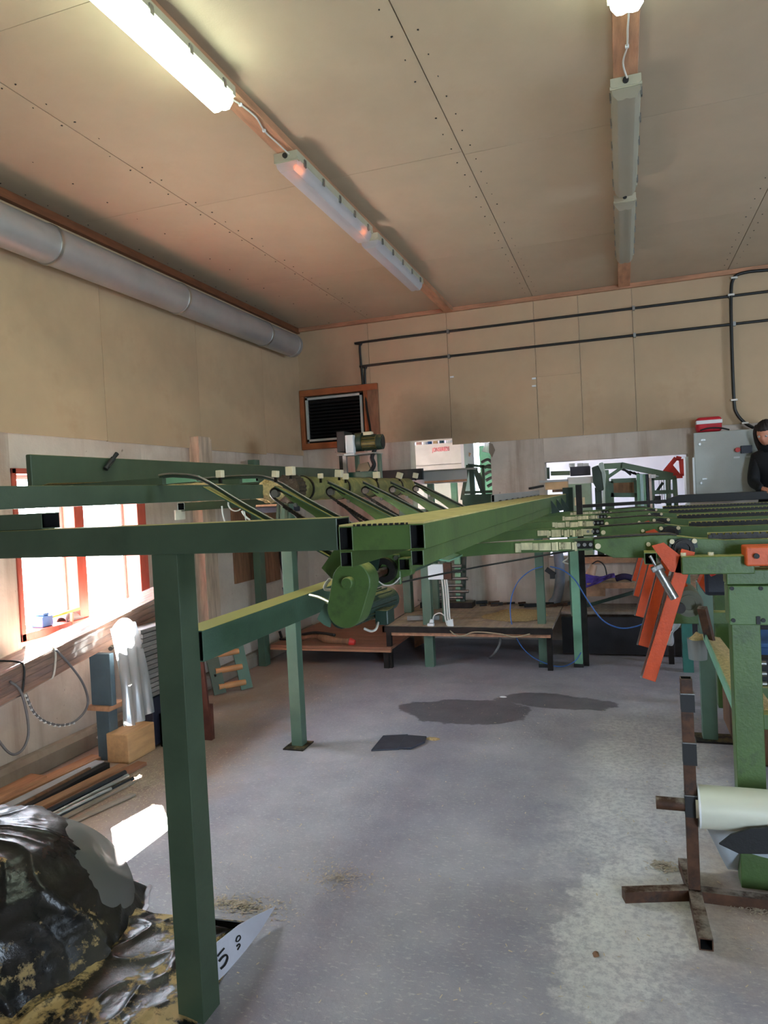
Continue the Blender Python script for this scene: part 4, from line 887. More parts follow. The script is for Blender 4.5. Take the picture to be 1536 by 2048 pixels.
# front frame, legs and boxes
obj(MB().box((.205, 2.99, 1.228), (.462, 3.07, 1.298)), 'front_tube', greenv, rd, bevel=.004)
for x in (.215, .315): obj(MB().cyl((x, 3.03, 1.298), (x, 3.03, 1.31), .011, 8), 'bolt', cream, rd)
q0, q1 = at(1490,1093,'y',2.96), at(1580,1131,'y',2.96)
t = rd
obj(MB().box((q0.x, 2.95, q1.z), (q0.x+.5, 3.06, q0.z)), 'orange_guard', mat('orange_guard', (216,92,40), .5, var=.1, col2=(150,60,36), c2scale=9, c2lo=.62, c2hi=.75), rd, bevel=.006)
obj(MB().cyl((q0.x+.035, 2.935, q0.z-.035), (q0.x+.035, 2.95, q0.z-.035), .010, 10).box((q0.x+.075,2.945,q1.z+.015),(q0.x+.16,2.951,q1.z+.04)), 'guard_fitting', rubber, rd)
a1, a2 = at(1452,1140,'y',3.0), at(1452,1170,'y',3.0)
obj(MB().box((a1.x, 3.0, a2.z), (1.9, 3.10, a1.z)), 'upper_beam', greenv, rd, bevel=.004)
b1_, b2_ = at(1456,1171,'y',2.985), at(1456,1250,'y',2.985)
obj(MB().box((b1_.x, 2.985, b2_.z), (1.9, 3.10, b1_.z-.002)), 'gear_plate', mat('dusky_green', (84,112,66), .5, var=.12, scale=6, col2=(60,74,44), c2scale=7, c2lo=.6, c2hi=.7), rd, bevel=.004)
for px, py in ((1464,1177),(1522,1177),(1467,1241),(1527,1241)):
    q = at(px, py, 'y', 2.98); obj(MB().cyl((q.x, 2.98, q.z), (q.x, 2.986, q.z), .008, 8), 'bolt_hole', rubber, rd)
q = at(1517,1241,'y',2.98); obj(MB().box((q.x-.007,2.98,q.z-.015),(q.x+.007,2.9855,q.z+.015)), 'slot', rubber, rd)
LG = at(1495, 1250, 'y', 3.0)
lx = .425
obj(MB().bar((lx, 3.045, 0), (lx, 3.045, b2_.z), .10, .09, t=.005), 'leg', greenv, rd, bevel=.006)
obj(MB().bar((.444, 4.70, .012), (.444, 4.70, .98), .085, .085, t=.005), 'leg', teal, rd, bevel=.005)
obj(MB().box((.36, 4.62, 0), (.60, 4.78, .012)), 'foot_plate', steel_d, rd)
obj(MB().bar((.455, 6.35, 0), (.455, 6.35, 1.27), .08, .08, t=.005), 'leg', mat('blue_green_paint', (64,124,116), .45, dust=.3), rd, bevel=.005)
obj(MB().bar((.50, 4.0, 0.45), (.50, 4.0, 1.27), .08, .08, t=.005), 'leg', greenv, rd, bevel=.005) if False else None
q = at(1440, 1320, 'z', 0); obj(MB().bar((.62, 5.4, 0.0), (.62, 5.4, 1.27), .10, .09, t=.005), 'leg', greenv, rd, bevel=.005)
q0, q1 = at(1340,1222,'y',4.7), at(1440,1246,'y',4.7)
obj(MB().box((q0.x, 4.66, q1.z), (1.9, 4.74, q0.z)), 'cross_beam', greenv, rd, bevel=.004)
for zz in (.66, .32): obj(MB().box((lx+.05, 3.02, zz-.04), (1.9, 3.08, zz+.02)), 'cross_beam', greenv, rd, bevel=.004)
for px in (1078, 1146):
    x_, y_ = ((-.73, 6.37) if px == 1078 else (-.43, 6.41))
    obj(MB().bar((x_-.0, y_, .03), (x_, y_, RZ-.08), .07, .07, t=.004), 'leg', teal_l if px == 1146 else teal, rd, bevel=.004)
    obj(MB().box((x_-.04, y_-.04, 0), (x_+.04, y_+.04, .03)), 'foot', rubber, rd)
obj(MB().bar((-.37, 6.46, 0.0), (-.37, 6.46, 1.6), .05, .05), 'dark_post', steel_d, rd)
obj(MB().bar((-.44, 6.9, .39), (-.44, 6.9, 1.28), .05, .05), 'post', teal, rd) if False else None
# under-deck gear motor
q = at(1375, 1218, 'y', 4.4)
gm = thing('gear_motor', 'round grey gear motor on the cross beam behind the orange bars', 'motor', (q.x, 4.5, q.z))
obj(MB().cyl((q.x, 4.28, q.z+.05), (q.x, 4.6, q.z+.05), .075, 24), 'housing', mat('grey_olive', (96,96,76), .5), gm, smooth=True)
obj(MB().ring((q.x, 4.27, q.z+.05), (q.x, 4.29, q.z+.05), .05, .015, 24), 'cover_ring', bpy.data.materials['grey_olive'], gm, smooth=True)
obj(MB().cyl((q.x-.05, 4.24, q.z+.03), (q.x-.05, 4.28, q.z+.03), .03, 16), 'gland', steel_d, gm, smooth=True)
gu = thing('gearbox_unit', 'dark gearbox and shaft assembly under the right end of the log deck', 'gearbox', (.5, 3.9, 1.0))
obj(MB().box((.36, 3.8, 1.02), (.50, 4.1, 1.28)), 'gearbox', navy, gu, bevel=.02)
for k in range(6): obj(MB().cyl((.50+.02*k, 3.75, 1.20-.03*k), (.50+.02*k, 3.9, 1.20-.03*k), .018, 10), 'shaft_disc', rusty, gu)
obj(MB().prism([at(1358,1150,'y',3.6),at(1376,1172,'y',3.6),at(1352,1182,'y',3.6)], (0,.15,0)), 'orange_plate', orange, gu)
obj(MB().prism([at(1398,1168,'y',3.6),at(1408,1145,'y',3.6),at(1410,1185,'y',3.6)], (0,.1,0)), 'orange_guard_plate', orange, gu)
obj(MB().cyl(at(1425,1145,'y',3.5), at(1428,1150,'y',3.5), .015, 12), 'red_cap', redp, gu)
obj(MB().cyl(at(1352,1170,'y',3.4), at(1360,1150,'y',3.4), .010, 10), 'fitting', cream, gu)
# waste chute
ch = thing('sawdust_chute', 'long sloping pale metal chute full of shavings under the log deck', 'chute', (.6, 3.6, .6))
A0, A1 = at(1408,1270,'y',4.35), at(1474,1440,'y',3.10); B0, B1 = at(1440,1275,'y',4.4), at(1560,1430,'y',3.15)
A1.x = lx-.02; 
obj(MB().add([A0, A1, B1, B0, A0+Vector((0,0,-.01)), A1+Vector((0,0,-.01)), B1+Vector((0,0,-.01)), B0+Vector((0,0,-.01))], [(0,1,2,3),(7,6,5,4),(0,4,5,1),(1,5,6,2),(2,6,7,3),(3,7,4,0)]), 'chute_floor', sawdust, ch)
obj(MB().bar(A0, A1, .008, .055), 'chute_side', teal_l, ch)
obj(MB().bar(at(1404,1215,'y',4.2), at(1425,1300,'y',4.3), .045, .03), 'worn_strip', rusty, ch)
q = at(1395, 1278, 'y', 4.4); pile((q.x, 4.4, q.z), .05, .06, .05, 'shavings_clump', 'orange-brown clump of shavings on top of a plastic sleeve', 9)
obj(MB().cyl((q.x, 4.42, q.z-.12), (q.x, 4.42, q.z), .05, 18, .055, cap=False), 'plastic_sleeve', filmg, label='grey plastic sleeve around the top of the rear leg', cat='sleeve', smooth='all')
q = at(1350, 1270, 'y', 5.3)
obj(MB().tube([at(1356,1235,'y',5.0), at(1350,1255,'y',5.0), at(1342,1270,'y',5.0), at(1338,1290,'y',5.0)], lambda s: .018+.01*math.sin(s*9), 8), 'plastic_bag', film, label='twisted clear plastic hanging from the green cross beam', cat='plastic', smooth='all')
obj(MB().bar(at(1355,1252,'y',5.5), at(1357,1308,'y',5.6), .045, .045), 'dark_post', steel_d, label='short dark steel post behind the orange bars', cat='post')
q = at(1500, 1320, 'y', 4.6)
t = thing('blue_crate', 'blue plastic crate behind the near green leg', 'crate', (q.x+.1, 4.7, q.z-.1))
obj(MB().box((q.x-.02, 4.6, q.z-.09), (q.x+.6, 5.0, q.z+.08)), 'body', bluep, t, bevel=.01)
obj(MB().box((q.x-.03, 4.59, q.z+.08), (q.x+.61, 5.01, q.z+.10)), 'rim', bluep, t)
obj(MB().box((q.x-.1, 4.3, 0), (q.x+.7, 5.1, q.z-.09)), 'wooden_box', woodb, label='brown wooden box under the blue crate', cat='box', bevel=.01)
q = at(1515, 1345, 'y', 3.9)
t = thing('valve_unit', 'dark valve with bright fittings beside the near green leg', 'valve', (q.x, 3.9, .6))
obj(MB().box((q.x, 3.85, q.z-.05), (q.x+.3, 3.95, q.z+.08)), 'valve_body', rubber, t, bevel=.01)
for k in range(3): obj(MB().cyl((q.x-.02, 3.84, q.z-.04+.05*k), (q.x+.03, 3.84, q.z-.04+.05*k), .014, 10), 'fitting', steel, t, smooth=True)
obj(MB().box((q.x-.05, 3.80, q.z-.11), (q.x+.4, 4.0, q.z-.05)), 'mounting_bar', greenv, t)

# ------------------------------------------------------------------ person at the rail
def person():
    t = thing('person', 'person with dark hair in a black jacket leaning over the black rail, looking down', 'person', (1.32, 7.22, .39))
    px_, py_, z0 = 1.305, 7.20, .39
    J = {'pelvis': (px_, py_, z0+.88, .135), 'waist': (px_-.01, py_-.03, z0+1.03, .13), 'chest': (px_-.03, py_-.08, z0+1.23, .155), 'upper': (px_-.04, py_-.10, z0+1.36, .12),
         'neck': (px_-.05, py_-.12, z0+1.46, .055),
         'shL': (px_-.16, py_-.10, z0+1.36, .072), 'elL': (px_-.20, py_-.12, z0+1.15, .056), 'wrL': (px_-.165, py_-.29, z0+1.095, .034),
         'shR': (px_+.14, py_-.08, z0+1.36, .072), 'elR': (px_+.22, py_-.16, z0+1.13, .056), 'wrR': (px_+.12, py_-.36, z0+1.06, .036),
         'hipL': (px_-.09, py_, z0+.80, .10), 'knL': (px_-.10, py_-.03, z0+.45, .065), 'anL': (px_-.10, py_+.02, z0+.08, .045), 'toL': (px_-.11, py_-.13, z0+.035, .04),
         'hipR': (px_+.09, py_, z0+.80, .10), 'knR': (px_+.10, py_-.02, z0+.45, .065), 'anR': (px_+.10, py_+.03, z0+.08, .045), 'toR': (px_+.12, py_-.12, z0+.035, .04)}
    E_ = [('pelvis','waist'),('waist','chest'),('chest','upper'),('upper','neck'),('upper','shL'),('shL','elL'),('elL','wrL'),('upper','shR'),('shR','elR'),('elR','wrR'),
          ('pelvis','hipL'),('hipL','knL'),('knL','anL'),('anL','toL'),('pelvis','hipR'),('hipR','knR'),('knR','anR'),('anR','toR')]
    def skinned(name, J, E_, root, mt, sub=2):
        names = list(J); me = bpy.data.meshes.new(name); o0 = Vector(J[root][:3])
        me.from_pydata([tuple(Vector(J[n][:3])-o0) for n in names], [(names.index(a), names.index(b)) for a, b in E_], [])
        o = bpy.data.objects.new(name, me); sc.collection.objects.link(o); o.parent = t; o.location = o0-W[t]; W[o] = o0
        md = o.modifiers.new('skin', 'SKIN'); md.use_smooth_shade = True
        sv = me.skin_vertices[0].data if me.skin_vertices else None
        for i, n in enumerate(names):
            sv[i].radius = (J[n][3], J[n][3]*(1.0 if len(J[n]) < 5 else J[n][4])); sv[i].use_root = (n == root)
        s = o.modifiers.new('sub', 'SUBSURF'); s.levels = s.render_levels = sub
        me.materials.append(mt); return o
    J = {k: (v+(.8,) if k in ('pelvis','waist','chest') else v) for k, v in J.items()}
    skinned('body', J, E_, 'pelvis', blackcloth)
    # head: shaped sphere, facing down-left (-x,-y)
    hc = Vector((px_-.085, py_-.17, z0+1.575)); f = Vector((-.45,-.72,-.42)).normalized(); rt = f.cross(Vector((0,0,1))).normalized(); up = rt.cross(f)
    def hp(u, v):
        a = u*2*math.pi; p = v*math.pi; n_ = Vector((math.sin(p)*math.cos(a), math.sin(p)*math.sin(a), math.cos(p)))
        x, y, z = n_.x*.073, n_.y*.094, n_.z*.112
        if n_.y > 0:
            k = n_.y
            x *= 1-.25*max(0, -n_.z)*k
            y += .020*math.exp(-((x/.012)**2+((z+.005)/.022)**2))     # nose
            y -= .008*math.exp(-(((abs(x)-.030)/.013)**2+((z-.018)/.010)**2))  # eye sockets
            y += .005*math.exp(-((x/.02)**2+((z+.045)/.010)**2))   # lips
            y += .006*math.exp(-((x/.02)**2+((z+.085)/.014)**2))
        else: z *= .96
        return hc+rt*x+f*y+up*z
    obj(MB().grid(hp, 40, 28), 'head', skin, t, smooth='all')
    def hr(u, v):
        a = u*2*math.pi; p = v*math.pi*.95; n_ = Vector((math.sin(p)*math.cos(a), math.sin(p)*math.sin(a), math.cos(p)))
        if n_.y > .25 and n_.z < .45: s = .90
        else: s = 1.10+.04*math.sin(a*14)
        lo = -.05 if (n_.y < .3 and n_.z < -.3) else 0
        return hc+rt*n_.x*.080*s+f*(n_.y*.098*s-.008)+up*(n_.z*.116*s+lo)
    obj(MB().grid(hr, 48, 24), 'hair', hair, t, smooth='all')
    obj(MB().tube([hc-f*.07-up*.05-rt*.04, hc-f*.05-up*.12-rt*.05, hc-f*.01-up*.19-rt*.05], lambda s: .032*(1-s*.5), 10), 'hair_lock', hair, t, smooth='all')
    obj(MB().tube([hc+rt*.05+up*.075, hc+rt*.078+up*.02, hc+rt*.088-up*.06, hc+rt*.080-up*.14, hc+rt*.06-up*.19], lambda s: .036*(1-.35*s), 12), 'hair_strand', hair, t, smooth='all')
    for s in (-1, 1):
        e = hc+rt*s*.030+f*.083+up*.017; obj(MB().cyl(e, e+f*.006, .009, 10), 'eye', white, t); obj(MB().cyl(e+f*.006, e+f*.008, .004, 8), 'pupil', ink, t)
        obj(MB().tube([hc+rt*s*.072+up*.015+f*.0, hc+rt*s*.080+up*.02-f*.012, hc+rt*s*.080-up*.01-f*.012, hc+rt*s*.072-up*.02], .007, 6), 'ear', skin, t, smooth='all')
    obj(MB().tube([hc-up*.09-f*.02, Vector(J['neck'][:3])], .05, 12, 1), 'neck', skin, t, smooth='all')
    obj(MB().ring(Vector(J['neck'][:3])-Vector((0,0,.03)), Vector(J['neck'][:3])+Vector((-.01,-.01,.035)), .082, .02, 20), 'collar', blackcloth, t, smooth='all')
    for sgn, wn_ in ((-1,'wrL'),(1,'wrR')):
        wv = Vector(J[wn_][:3]); hd = Vector((.12, -.05, -.035)) if sgn < 0 else Vector((-.05,-.08,-.06))
        hd = hd.normalized(); lat = hd.cross(Vector((0,0,1))).normalized(); dn_ = Vector((0,-.25,-1)).normalized()
        HJ = {'w': tuple(wv)+(.028,), 'p': tuple(wv+hd*.05)+(.036,.55)}
        HE = [('w','p')]
        for k in range(4):
            base = wv+hd*.085+lat*(.026-.0175*k); ln = (.030,.034,.032,.025)[k]
            HJ['a%d'%k] = tuple(base)+(.0095,); HJ['b%d'%k] = tuple(base+hd*ln+dn_*.008)+(.0088,); HJ['c%d'%k] = tuple(base+hd*ln*1.3+dn_*.034)+(.0080,)
            HE += [('p','a%d'%k),('a%d'%k,'b%d'%k),('b%d'%k,'c%d'%k)]
        HJ['t0'] = tuple(wv+hd*.03+lat*.034)+(.012,); HJ['t1'] = tuple(wv+hd*.06+lat*.052+dn_*.012)+(.0095,); HJ['t2'] = tuple(wv+hd*.085+lat*.050+dn_*.03)+(.0085,)
        HE += [('w','t0'),('t0','t1'),('t1','t2')]
        skinned('hand', HJ, HE, 'p', skin)
        obj(MB().cyl(wv-hd*.03, wv+hd*.008, .040, 14, .038), 'cuff', blackcloth, t, smooth='all')
person()

# ------------------------------------------------------------------ roll stand (front right)
rs = thing('roll_stand', 'rusty brown steel roll stand with a cross-shaped foot on the floor', 'stand', (.195, 2.87, 0))
SX, SY = .196, 2.88
tpz = at(1372, 1355, 'y', SY).z
obj(MB().bar((SX, SY, .045), (SX, SY, tpz), .042, .042, t=.004), 'upright', rusty, rs, bevel=.003)
for pa, pb in ((1385,1420),(1482,1525),(1586,1628)):
    za, zb_ = at(1370, pa, 'y', SY).z, at(1370, pb, 'y', SY).z
    obj(MB().bar((SX+.002, SY-.005, zb_), (SX+.002, SY-.005, za), .048, .046), 'sleeve', rubber, rs)
    obj(MB().bar((SX+.002, SY-.005, za), (SX+.002, SY-.005, za+.003), .050, .048), 'sleeve_lip', steel, rs)
e0 = at(1247, 1790, 'z', .02); e1 = at(1600, 1815, 'z', .02)
def foot(a, b):
    a = Vector(a); b = Vector(b); d = (b-a).normalized(); s = d.cross(Vector((0,0,1)))
    return MB().prism([a+s*.022, a+s*.022+Vector((0,0,.042)), a-s*.022+Vector((0,0,.042)), a-s*.022], b-a)
obj(foot((e0.x, e0.y, 0), (SX-.022, SY, 0)), 'foot_arm', rusty, rs); obj(foot((SX+.022, SY, 0), (.75, e1.y, 0)), 'foot_arm', rusty, rs)
obj(MB().bar((SX, SY, .021), (.205, 2.565, .021), .045, .042, t=.004), 'foot_arm', rusty, rs)
obj(MB().bar((SX, SY, .021), (SX-.02, 3.10, .021), .045, .042, t=.004), 'foot_arm', rusty, rs)
rz_ = at(1340, 1607, 'y', SY).z
obj(MB().cyl((at(1312,1605,'y',SY).x, SY, rz_), (1.3, SY, rz_), .024, 20), 'axle', rusty, rs, smooth=True)
rl = thing('film_roll', 'white roll of plastic film on the axle of the roll stand', 'roll', (.6, SY, rz_))
rx = at(1397,1610,'y',SY).x; rr = .078
obj(MB().cyl((rx-.012, SY, rz_), (1.25, SY, rz_), .045, 24), 'cardboard_core', paper, rl, smooth=True)
obj(MB().cyl((rx, SY, rz_), (1.22, SY, rz_), rr, 48), 'roll_body', mat('cream_film', (214,214,196), .35, var=.04, scale=3, bump=.1, bscale=12), rl, smooth=True)
obj(MB().ring((rx-.003, SY, rz_), (rx+.003, SY, rz_), rr+.001, .035, 48), 'roll_edge', white, rl)
def hang(u, v):
    x = rx+.02+(1.2-rx)*u; zt = rz_-rr*.9; y = SY-.02+.28*v+.02*math.sin(u*9+v*4)
    z = zt*(1-v)**1.1*1.0+.006+.02*abs(noise.noise(Vector((u*4, v*3, 1))))*(1-v)
    return Vector((x+.10*v*(1-u), y, z))
obj(MB().grid(hang, 24, 14), 'loose_film', mat('white_film', (205,214,222), .3, var=.05, bump=.3, bscale=10), rl, smooth='all', solid=.002)
blk = [at(x, y, 'y', SY-.10) for x, y in ((1438,1689),(1462,1670),(1500,1658),(1560,1653),(1700,1650),(1700,1710),(1540,1709),(1478,1708))]
obj(MB().prism(blk, (0,.012,0)), 'black_film_flap', ink, label='black plastic flap hanging in front of the white film roll', cat='film', bevel=.002)
chips(.09, 3.10, 0, .06, .05, 260, size=1.3, seed=12, label='small heap of shavings behind the foot of the roll stand')
chips(.40, 2.87, 0, .14, .08, 300, 'scattered shavings beside the near right leg', 13)

# ------------------------------------------------------------------ floor items
pc = [at(x, y, 'z', .012) for x, y in ((742,1499),(766,1470),(815,1472),(853,1476),(850,1486),(822,1500))]
sp = thing('steel_plate', 'dark grey steel cover plate lying on the floor, two overlapping pieces', 'plate', (-1.43, 4.3, 0))
obj(MB().prism([Vector((p.x, p.y, .0)) for p in [pc[0], pc[1], at(816,1471,'z',0), at(798,1500,'z',0)]], (0,0,.010)), 'left_piece', mat('slate_steel', (70,74,86), .5, .3, var=.15, scale=10), sp, bevel=.002)
obj(MB().prism([Vector((p.x, p.y, .004)) for p in [at(796,1499,'z',0), at(812,1474,'z',0), at(853,1477,'z',0), at(850,1487,'z',0), at(822,1500,'z',0)]], (0,0,.012)), 'right_piece', bpy.data.materials['slate_steel'], sp, bevel=.002)
q = at(866, 1478, 'z', 0); pile((q.x, q.y, 0), .05, .03, .015, label='small clump of dirt beside the steel plate on the floor', seed=3)
q = at(1006, 1394, 'z', 0); pile((q.x, q.y, 0), .03, .02, .01, label='white crumb of plaster in the dark wet patch', seed=5, mt=white)
q = at(1192, 1909, 'z', 0); pile((q.x, q.y, 0), .012, .016, .010, label='dark wood chip on the floor in front of the roll stand', seed=6, mt=woodb)
ch_ = MB()
for k in range(2600):
    x = random.uniform(-3.2, 1.2); y = random.uniform(1.6, 6.0)
    dens = .35+.65*(1 if (x < -2.2 or x > .3) else 0)
    if random.random() > dens: continue
    a = random.uniform(0, math.pi); l = random.uniform(.003,.009); w_ = random.uniform(.001,.0025); c, s = math.cos(a), math.sin(a)
    ch_.add([(x-c*l-s*w_, y-s*l+c*w_, .0012), (x+c*l-s*w_, y+s*l+c*w_, .0012+random.uniform(0,.002)), (x+c*l+s*w_, y+s*l-c*w_, .003), (x-c*l+s*w_, y-s*l-c*w_, .0014)], [(0,1,2,3)])
obj(ch_, 'wood_chips', mat('pale_chip', (206,190,160), .8, var=.2), label='fine pale wood chips scattered over the concrete floor', cat='wood chips', kind='stuff', solid=None)
# blue air hose
P = [at(x, y, 'y', 6.30) for x, y in ((1085,1133),(1060,1142),(1035,1165),(1022,1200),(1022,1240),(1035,1280),(1060,1310),(1095,1328))]+[at(1125,1333,'z',.012), at(1150,1322,'y',6.34), at(1162,1305,'y',6.36)]
for p in P: p.z = max(p.z, .012)
bh = thing('blue_air_hose', 'thin blue air hose looping down to the floor between the pale green legs', 'hose', (-.8, 6.3, 0))
obj(MB().tube(P, .005, 6), 'hose_loop', blueh, bh, smooth='all')
P = [at(x, y, 'y', 6.2) for x, y in ((1100,1133),(1125,1140),(1150,1160),(1175,1200),(1205,1240),(1240,1256),(1275,1252),(1300,1240))]
obj(MB().tube(P, .006, 6), 'second_hose', blueh, bh, smooth='all')
q = at(1105, 1150, 'y', 6.3); obj(MB().bar(at(1092,1138,'y',6.3), at(1110,1150,'y',6.3), .03, .04).box((q.x-.02,6.27,q.z-.03),(q.x+.02,6.31,q.z+.02)), 'coupling', rubber, bh)
# grey corrugated pipe on the back wall
P = [at(x, y, 'y', 7.36) for x, y in ((1112,1085),(1118,1120),(1120,1160),(1114,1195),(1104,1208))]
obj(MB().tube(P, .05, 16), 'plastic_pipe', mat('blue_grey_pipe', (140,150,168), .4), label='blue-grey plastic pipe curving down the back wall behind the legs', cat='pipe', smooth='all')
obj(MB().tube([at(x, y, 'y', 6.9) for x, y in ((1130,1098),(1140,1105),(1134,1118),(1126,1124),(1138,1128)) ], .008, 6), 'white_cable', cablew, label='white cable twisted behind the pale green leg', cat='cable', smooth='all')
# junction box with cables
jb = thing('junction_box', 'white junction box with white cables on the green post', 'junction box', (-1.7, 6.2, .9))
q0, q1 = at(857,1128,'y',6.22), at(889,1158,'y',6.22)
obj(MB().box((q0.x, 6.18, q1.z), (q1.x, 6.24, q0.z)), 'box_body', white, jb, bevel=.005)
obj(MB().box((q1.x, 6.185, q1.z), (q1.x+.07, 6.24, q0.z+.01)), 'terminal_block', rusty, jb)
for k, dx in enumerate((0, 5, 9)):
    obj(MB().tube([at(884+dx,1158,'y',6.2), at(887+dx,1185,'y',6.2), at(889+dx,1215,'y',6.2), at(891+dx,1238,'y',6.2), at(897+dx,1256,'y',6.2)], .008, 6), 'cable', cablew, jb, smooth='all')
obj(MB().prism([at(893,1242,'y',6.18), at(905,1238,'y',6.18), at(907,1254,'y',6.18), at(897,1257,'y',6.18)], (0,.02,0)), 'plug', white, jb)
q0, q1 = at(856,1246,'y',6.2), at(869,1260,'y',6.2)
obj(MB().box((q0.x, 6.17, q1.z), (q1.x, 6.21, q0.z)).prism([at(858,1246,'y',6.17),at(867,1246,'y',6.17),at(866,1239,'y',6.17),at(860,1239,'y',6.17)], (0,.03,0)), 'socket', white, jb, bevel=.004)
obj(MB().tube([at(866,1240,'y',6.2), at(869,1230,'y',6.2), at(880,1226,'y',6.2), at(890,1232,'y',6.2)], .006, 6), 'cable', cablew, jb, smooth='all')
P = [at(898,1258,'y',6.15), at(908,1268,'y',6.1), at(925,1272,'y',6.1), at(950,1264,'y',6.1), at(1000,1268,'y',6.1), at(1030,1274,'y',6.1), at(1060,1268,'y',6.12)]
obj(MB().tube(P, .006, 6), 'cable', mat('beige_cable', (176,156,126), .5), jb, smooth='all')
P = [at(998,1262,'y',6.3), at(1000,1285,'y',6.3), at(990,1305,'y',6.3), at(980,1315,'z',.01)]
obj(MB().tube(P, .012, 6), 'grey_hose', mat('grey_hose', (120,118,116), .6), label='grey hose hanging below the plank walkway to the floor', cat='hose', smooth='all')
# roller rack behind
rk = thing('roller_rack', 'green rack with rollers standing on the walkway at the back wall', 'rack', (-1.5, 7.2, .39))
for px in (846, 924): q = at(px, 1180, 'y', 7.2); obj(MB().bar((q.x, 7.2, .40), (q.x+.02, 7.3, 1.0), .05, .04), 'upright', greend, rk)
q0, q1 = at(850, 1140, 'y', 7.2), at(925, 1140, 'y', 7.2)
for k, py in enumerate((1132,1142,1157,1170,1182,1194)):
    z = at(880, py, 'y', 7.2).z; obj(MB().cyl((q0.x, 7.17, z), (q1.x+(.06 if k in (2,4) else 0), 7.17, z), .018, 14), 'roller', steel, rk, smooth=True)
obj(MB().box((q0.x-.05, 7.12, .392), (q1.x+.1, 7.3, .45)), 'base', steel_d, rk)
q = at(825, 1236, 'z', .42); obj(MB().bar((q.x-.05, q.y, .42), (q.x+.25, q.y+.05, .42), .05, .04), 'steel_offcut', steel, label='bright steel offcut lying on the plank walkway', cat='offcut')
for k in range(16):
    px = random.uniform(960, 1150); q = at(px, 1205, 'y', 7.36); z = .392
    if k == 0: dbt = thing('debris', 'dark scraps and rags lying along the foot of the back wall', 'debris', (q.x, 7.3, .39))
    r_ = random.uniform(.015,.035); y_ = random.uniform(7.2,7.4)
    obj(MB().bar((q.x-r_*2, y_, z+r_*.5), (q.x+r_*2, y_+.03, z+r_*.6), r_, r_), 'scrap', random.choice((steel_d, rubber, rusty, woodb)), dbt)
q = at(1178, 1285, 'z', 0); pile((q.x, q.y, 0), .05, .04, .05, 'crumpled_bag', 'small crumpled white bag on the floor beside the dark post', 15, white)
# roller bracket leaning on the left wall
rb = thing('roller_bracket', 'green bracket with three wooden rollers leaning against the left wall', 'bracket', (-3.25, 5.2, 0))
f0 = Vector((-3.25, 5.10, 0)); f1 = Vector((-3.10, 5.28, 0)); lean = Vector((-.12, .05, .46))
obj(MB().bar(f0+Vector((0,0,.01)), f0+lean, .10, .02, up=(1,-1,0)), 'side_plate', green, rb)
obj(MB().bar(f1+Vector((0,0,.01)), f1+lean, .10, .02, up=(1,-1,0)), 'side_plate', teal, rb)
for k in (.14, .42, .70): obj(MB().cyl(f0+lean*k, f1+lean*k, .026, 16), 'wooden_roller', mat('roller_wood', (196,140,92), .5) if k == .14 else bpy.data.materials['roller_wood'], rb, smooth=True)
obj(MB().cyl(f0+lean*.35+Vector((0,-.02,0)), f0+lean*.35+Vector((0,-.012,0)), .012, 10), 'bolt', steel_d, rb)

# ------------------------------------------------------------------ left stack: rack, bundle, boards
rk2 = thing('blue_rack_post', 'blue-grey steel rack post carrying the wrapped lumber bundle', 'rack', (-3.2, 3.68, 0))
obj(MB().box((-3.24, 3.64, 0), (-3.14, 3.72, .33)), 'foot_post', mat('blue_grey_steel', (84,104,116), .45, .2), rk2, bevel=.004)
obj(MB().box((-3.25, 3.62, .36), (-3.09, 3.66, .69)), 'face_plate', bpy.data.materials['blue_grey_steel'], rk2, bevel=.004)
obj(MB().box((-3.27, 3.60, .33), (-3.10, 3.76, .36)), 'bracket', wood, rk2)
q = at(220, 1296, 'x', -3.12); obj(MB().cyl((q.x+.02, q.y-.02, q.z), (q.x, q.y+.02, q.z), .014, 10), 'bolt', steel_d, rk2)
obj(MB().box((-3.32, 4.62, 0), (-3.22, 4.72, .82)), 'rear_post', bpy.data.materials['blue_grey_steel'], rk2)
bd = thing('lumber_bundle', 'long film-wrapped bundle of grey-brown lumber leaning up along the sunlit window', 'lumber bundle', (-3.2, 3.6, .75))
def bp(y): return .585+(y-2.89)*.152
for r_ in range(4):
    for c_ in range(5):
        ya = 2.35+random.uniform(-.05,.1); yb = 4.55+random.uniform(-.08,.1); z = .040*r_+.02; x = -3.40+.045*c_+.0225
        obj(MB().bar((x, ya, bp(ya)+z), (x, yb, bp(yb)+z), .0425, .037), 'board', lumber, bd)
def wrap(u, v):
    y = 2.6+1.9*u; a = v*2*math.pi; hx, hz = .125, .092
    cx, cz = math.cos(a), math.sin(a); k = 1/max(abs(cx), abs(cz)); k = 1+(k-1)*.82
    n_ = .006*noise.noise(Vector((y*7, cx*2, cz*2)))
    return Vector((-3.29+cx*k*(hx+n_), y, bp(y)+.08+cz*k*(hz+n_)))
obj(MB().grid(wrap, 70, 36), 'film_wrap', thin('wrap_film', (200,200,200), .84, .12, .14), bd, smooth='all')
for y in (3.02, 3.25): 
    obj(MB().tube([Vector((-3.29+.128*math.cos(a)*min(1.25, 1/max(abs(math.cos(a)),abs(math.sin(a)))), y+.02*math.sin(a), bp(y)+.08+.095*math.sin(a)*min(1.25, 1/max(abs(math.cos(a)),abs(math.sin(a)))))) for a in [k*math.pi/8 for k in range(17)]], .006, 6, 2), 'strap_cable', cableb if y < 3.1 else cablew, bd, smooth='all')
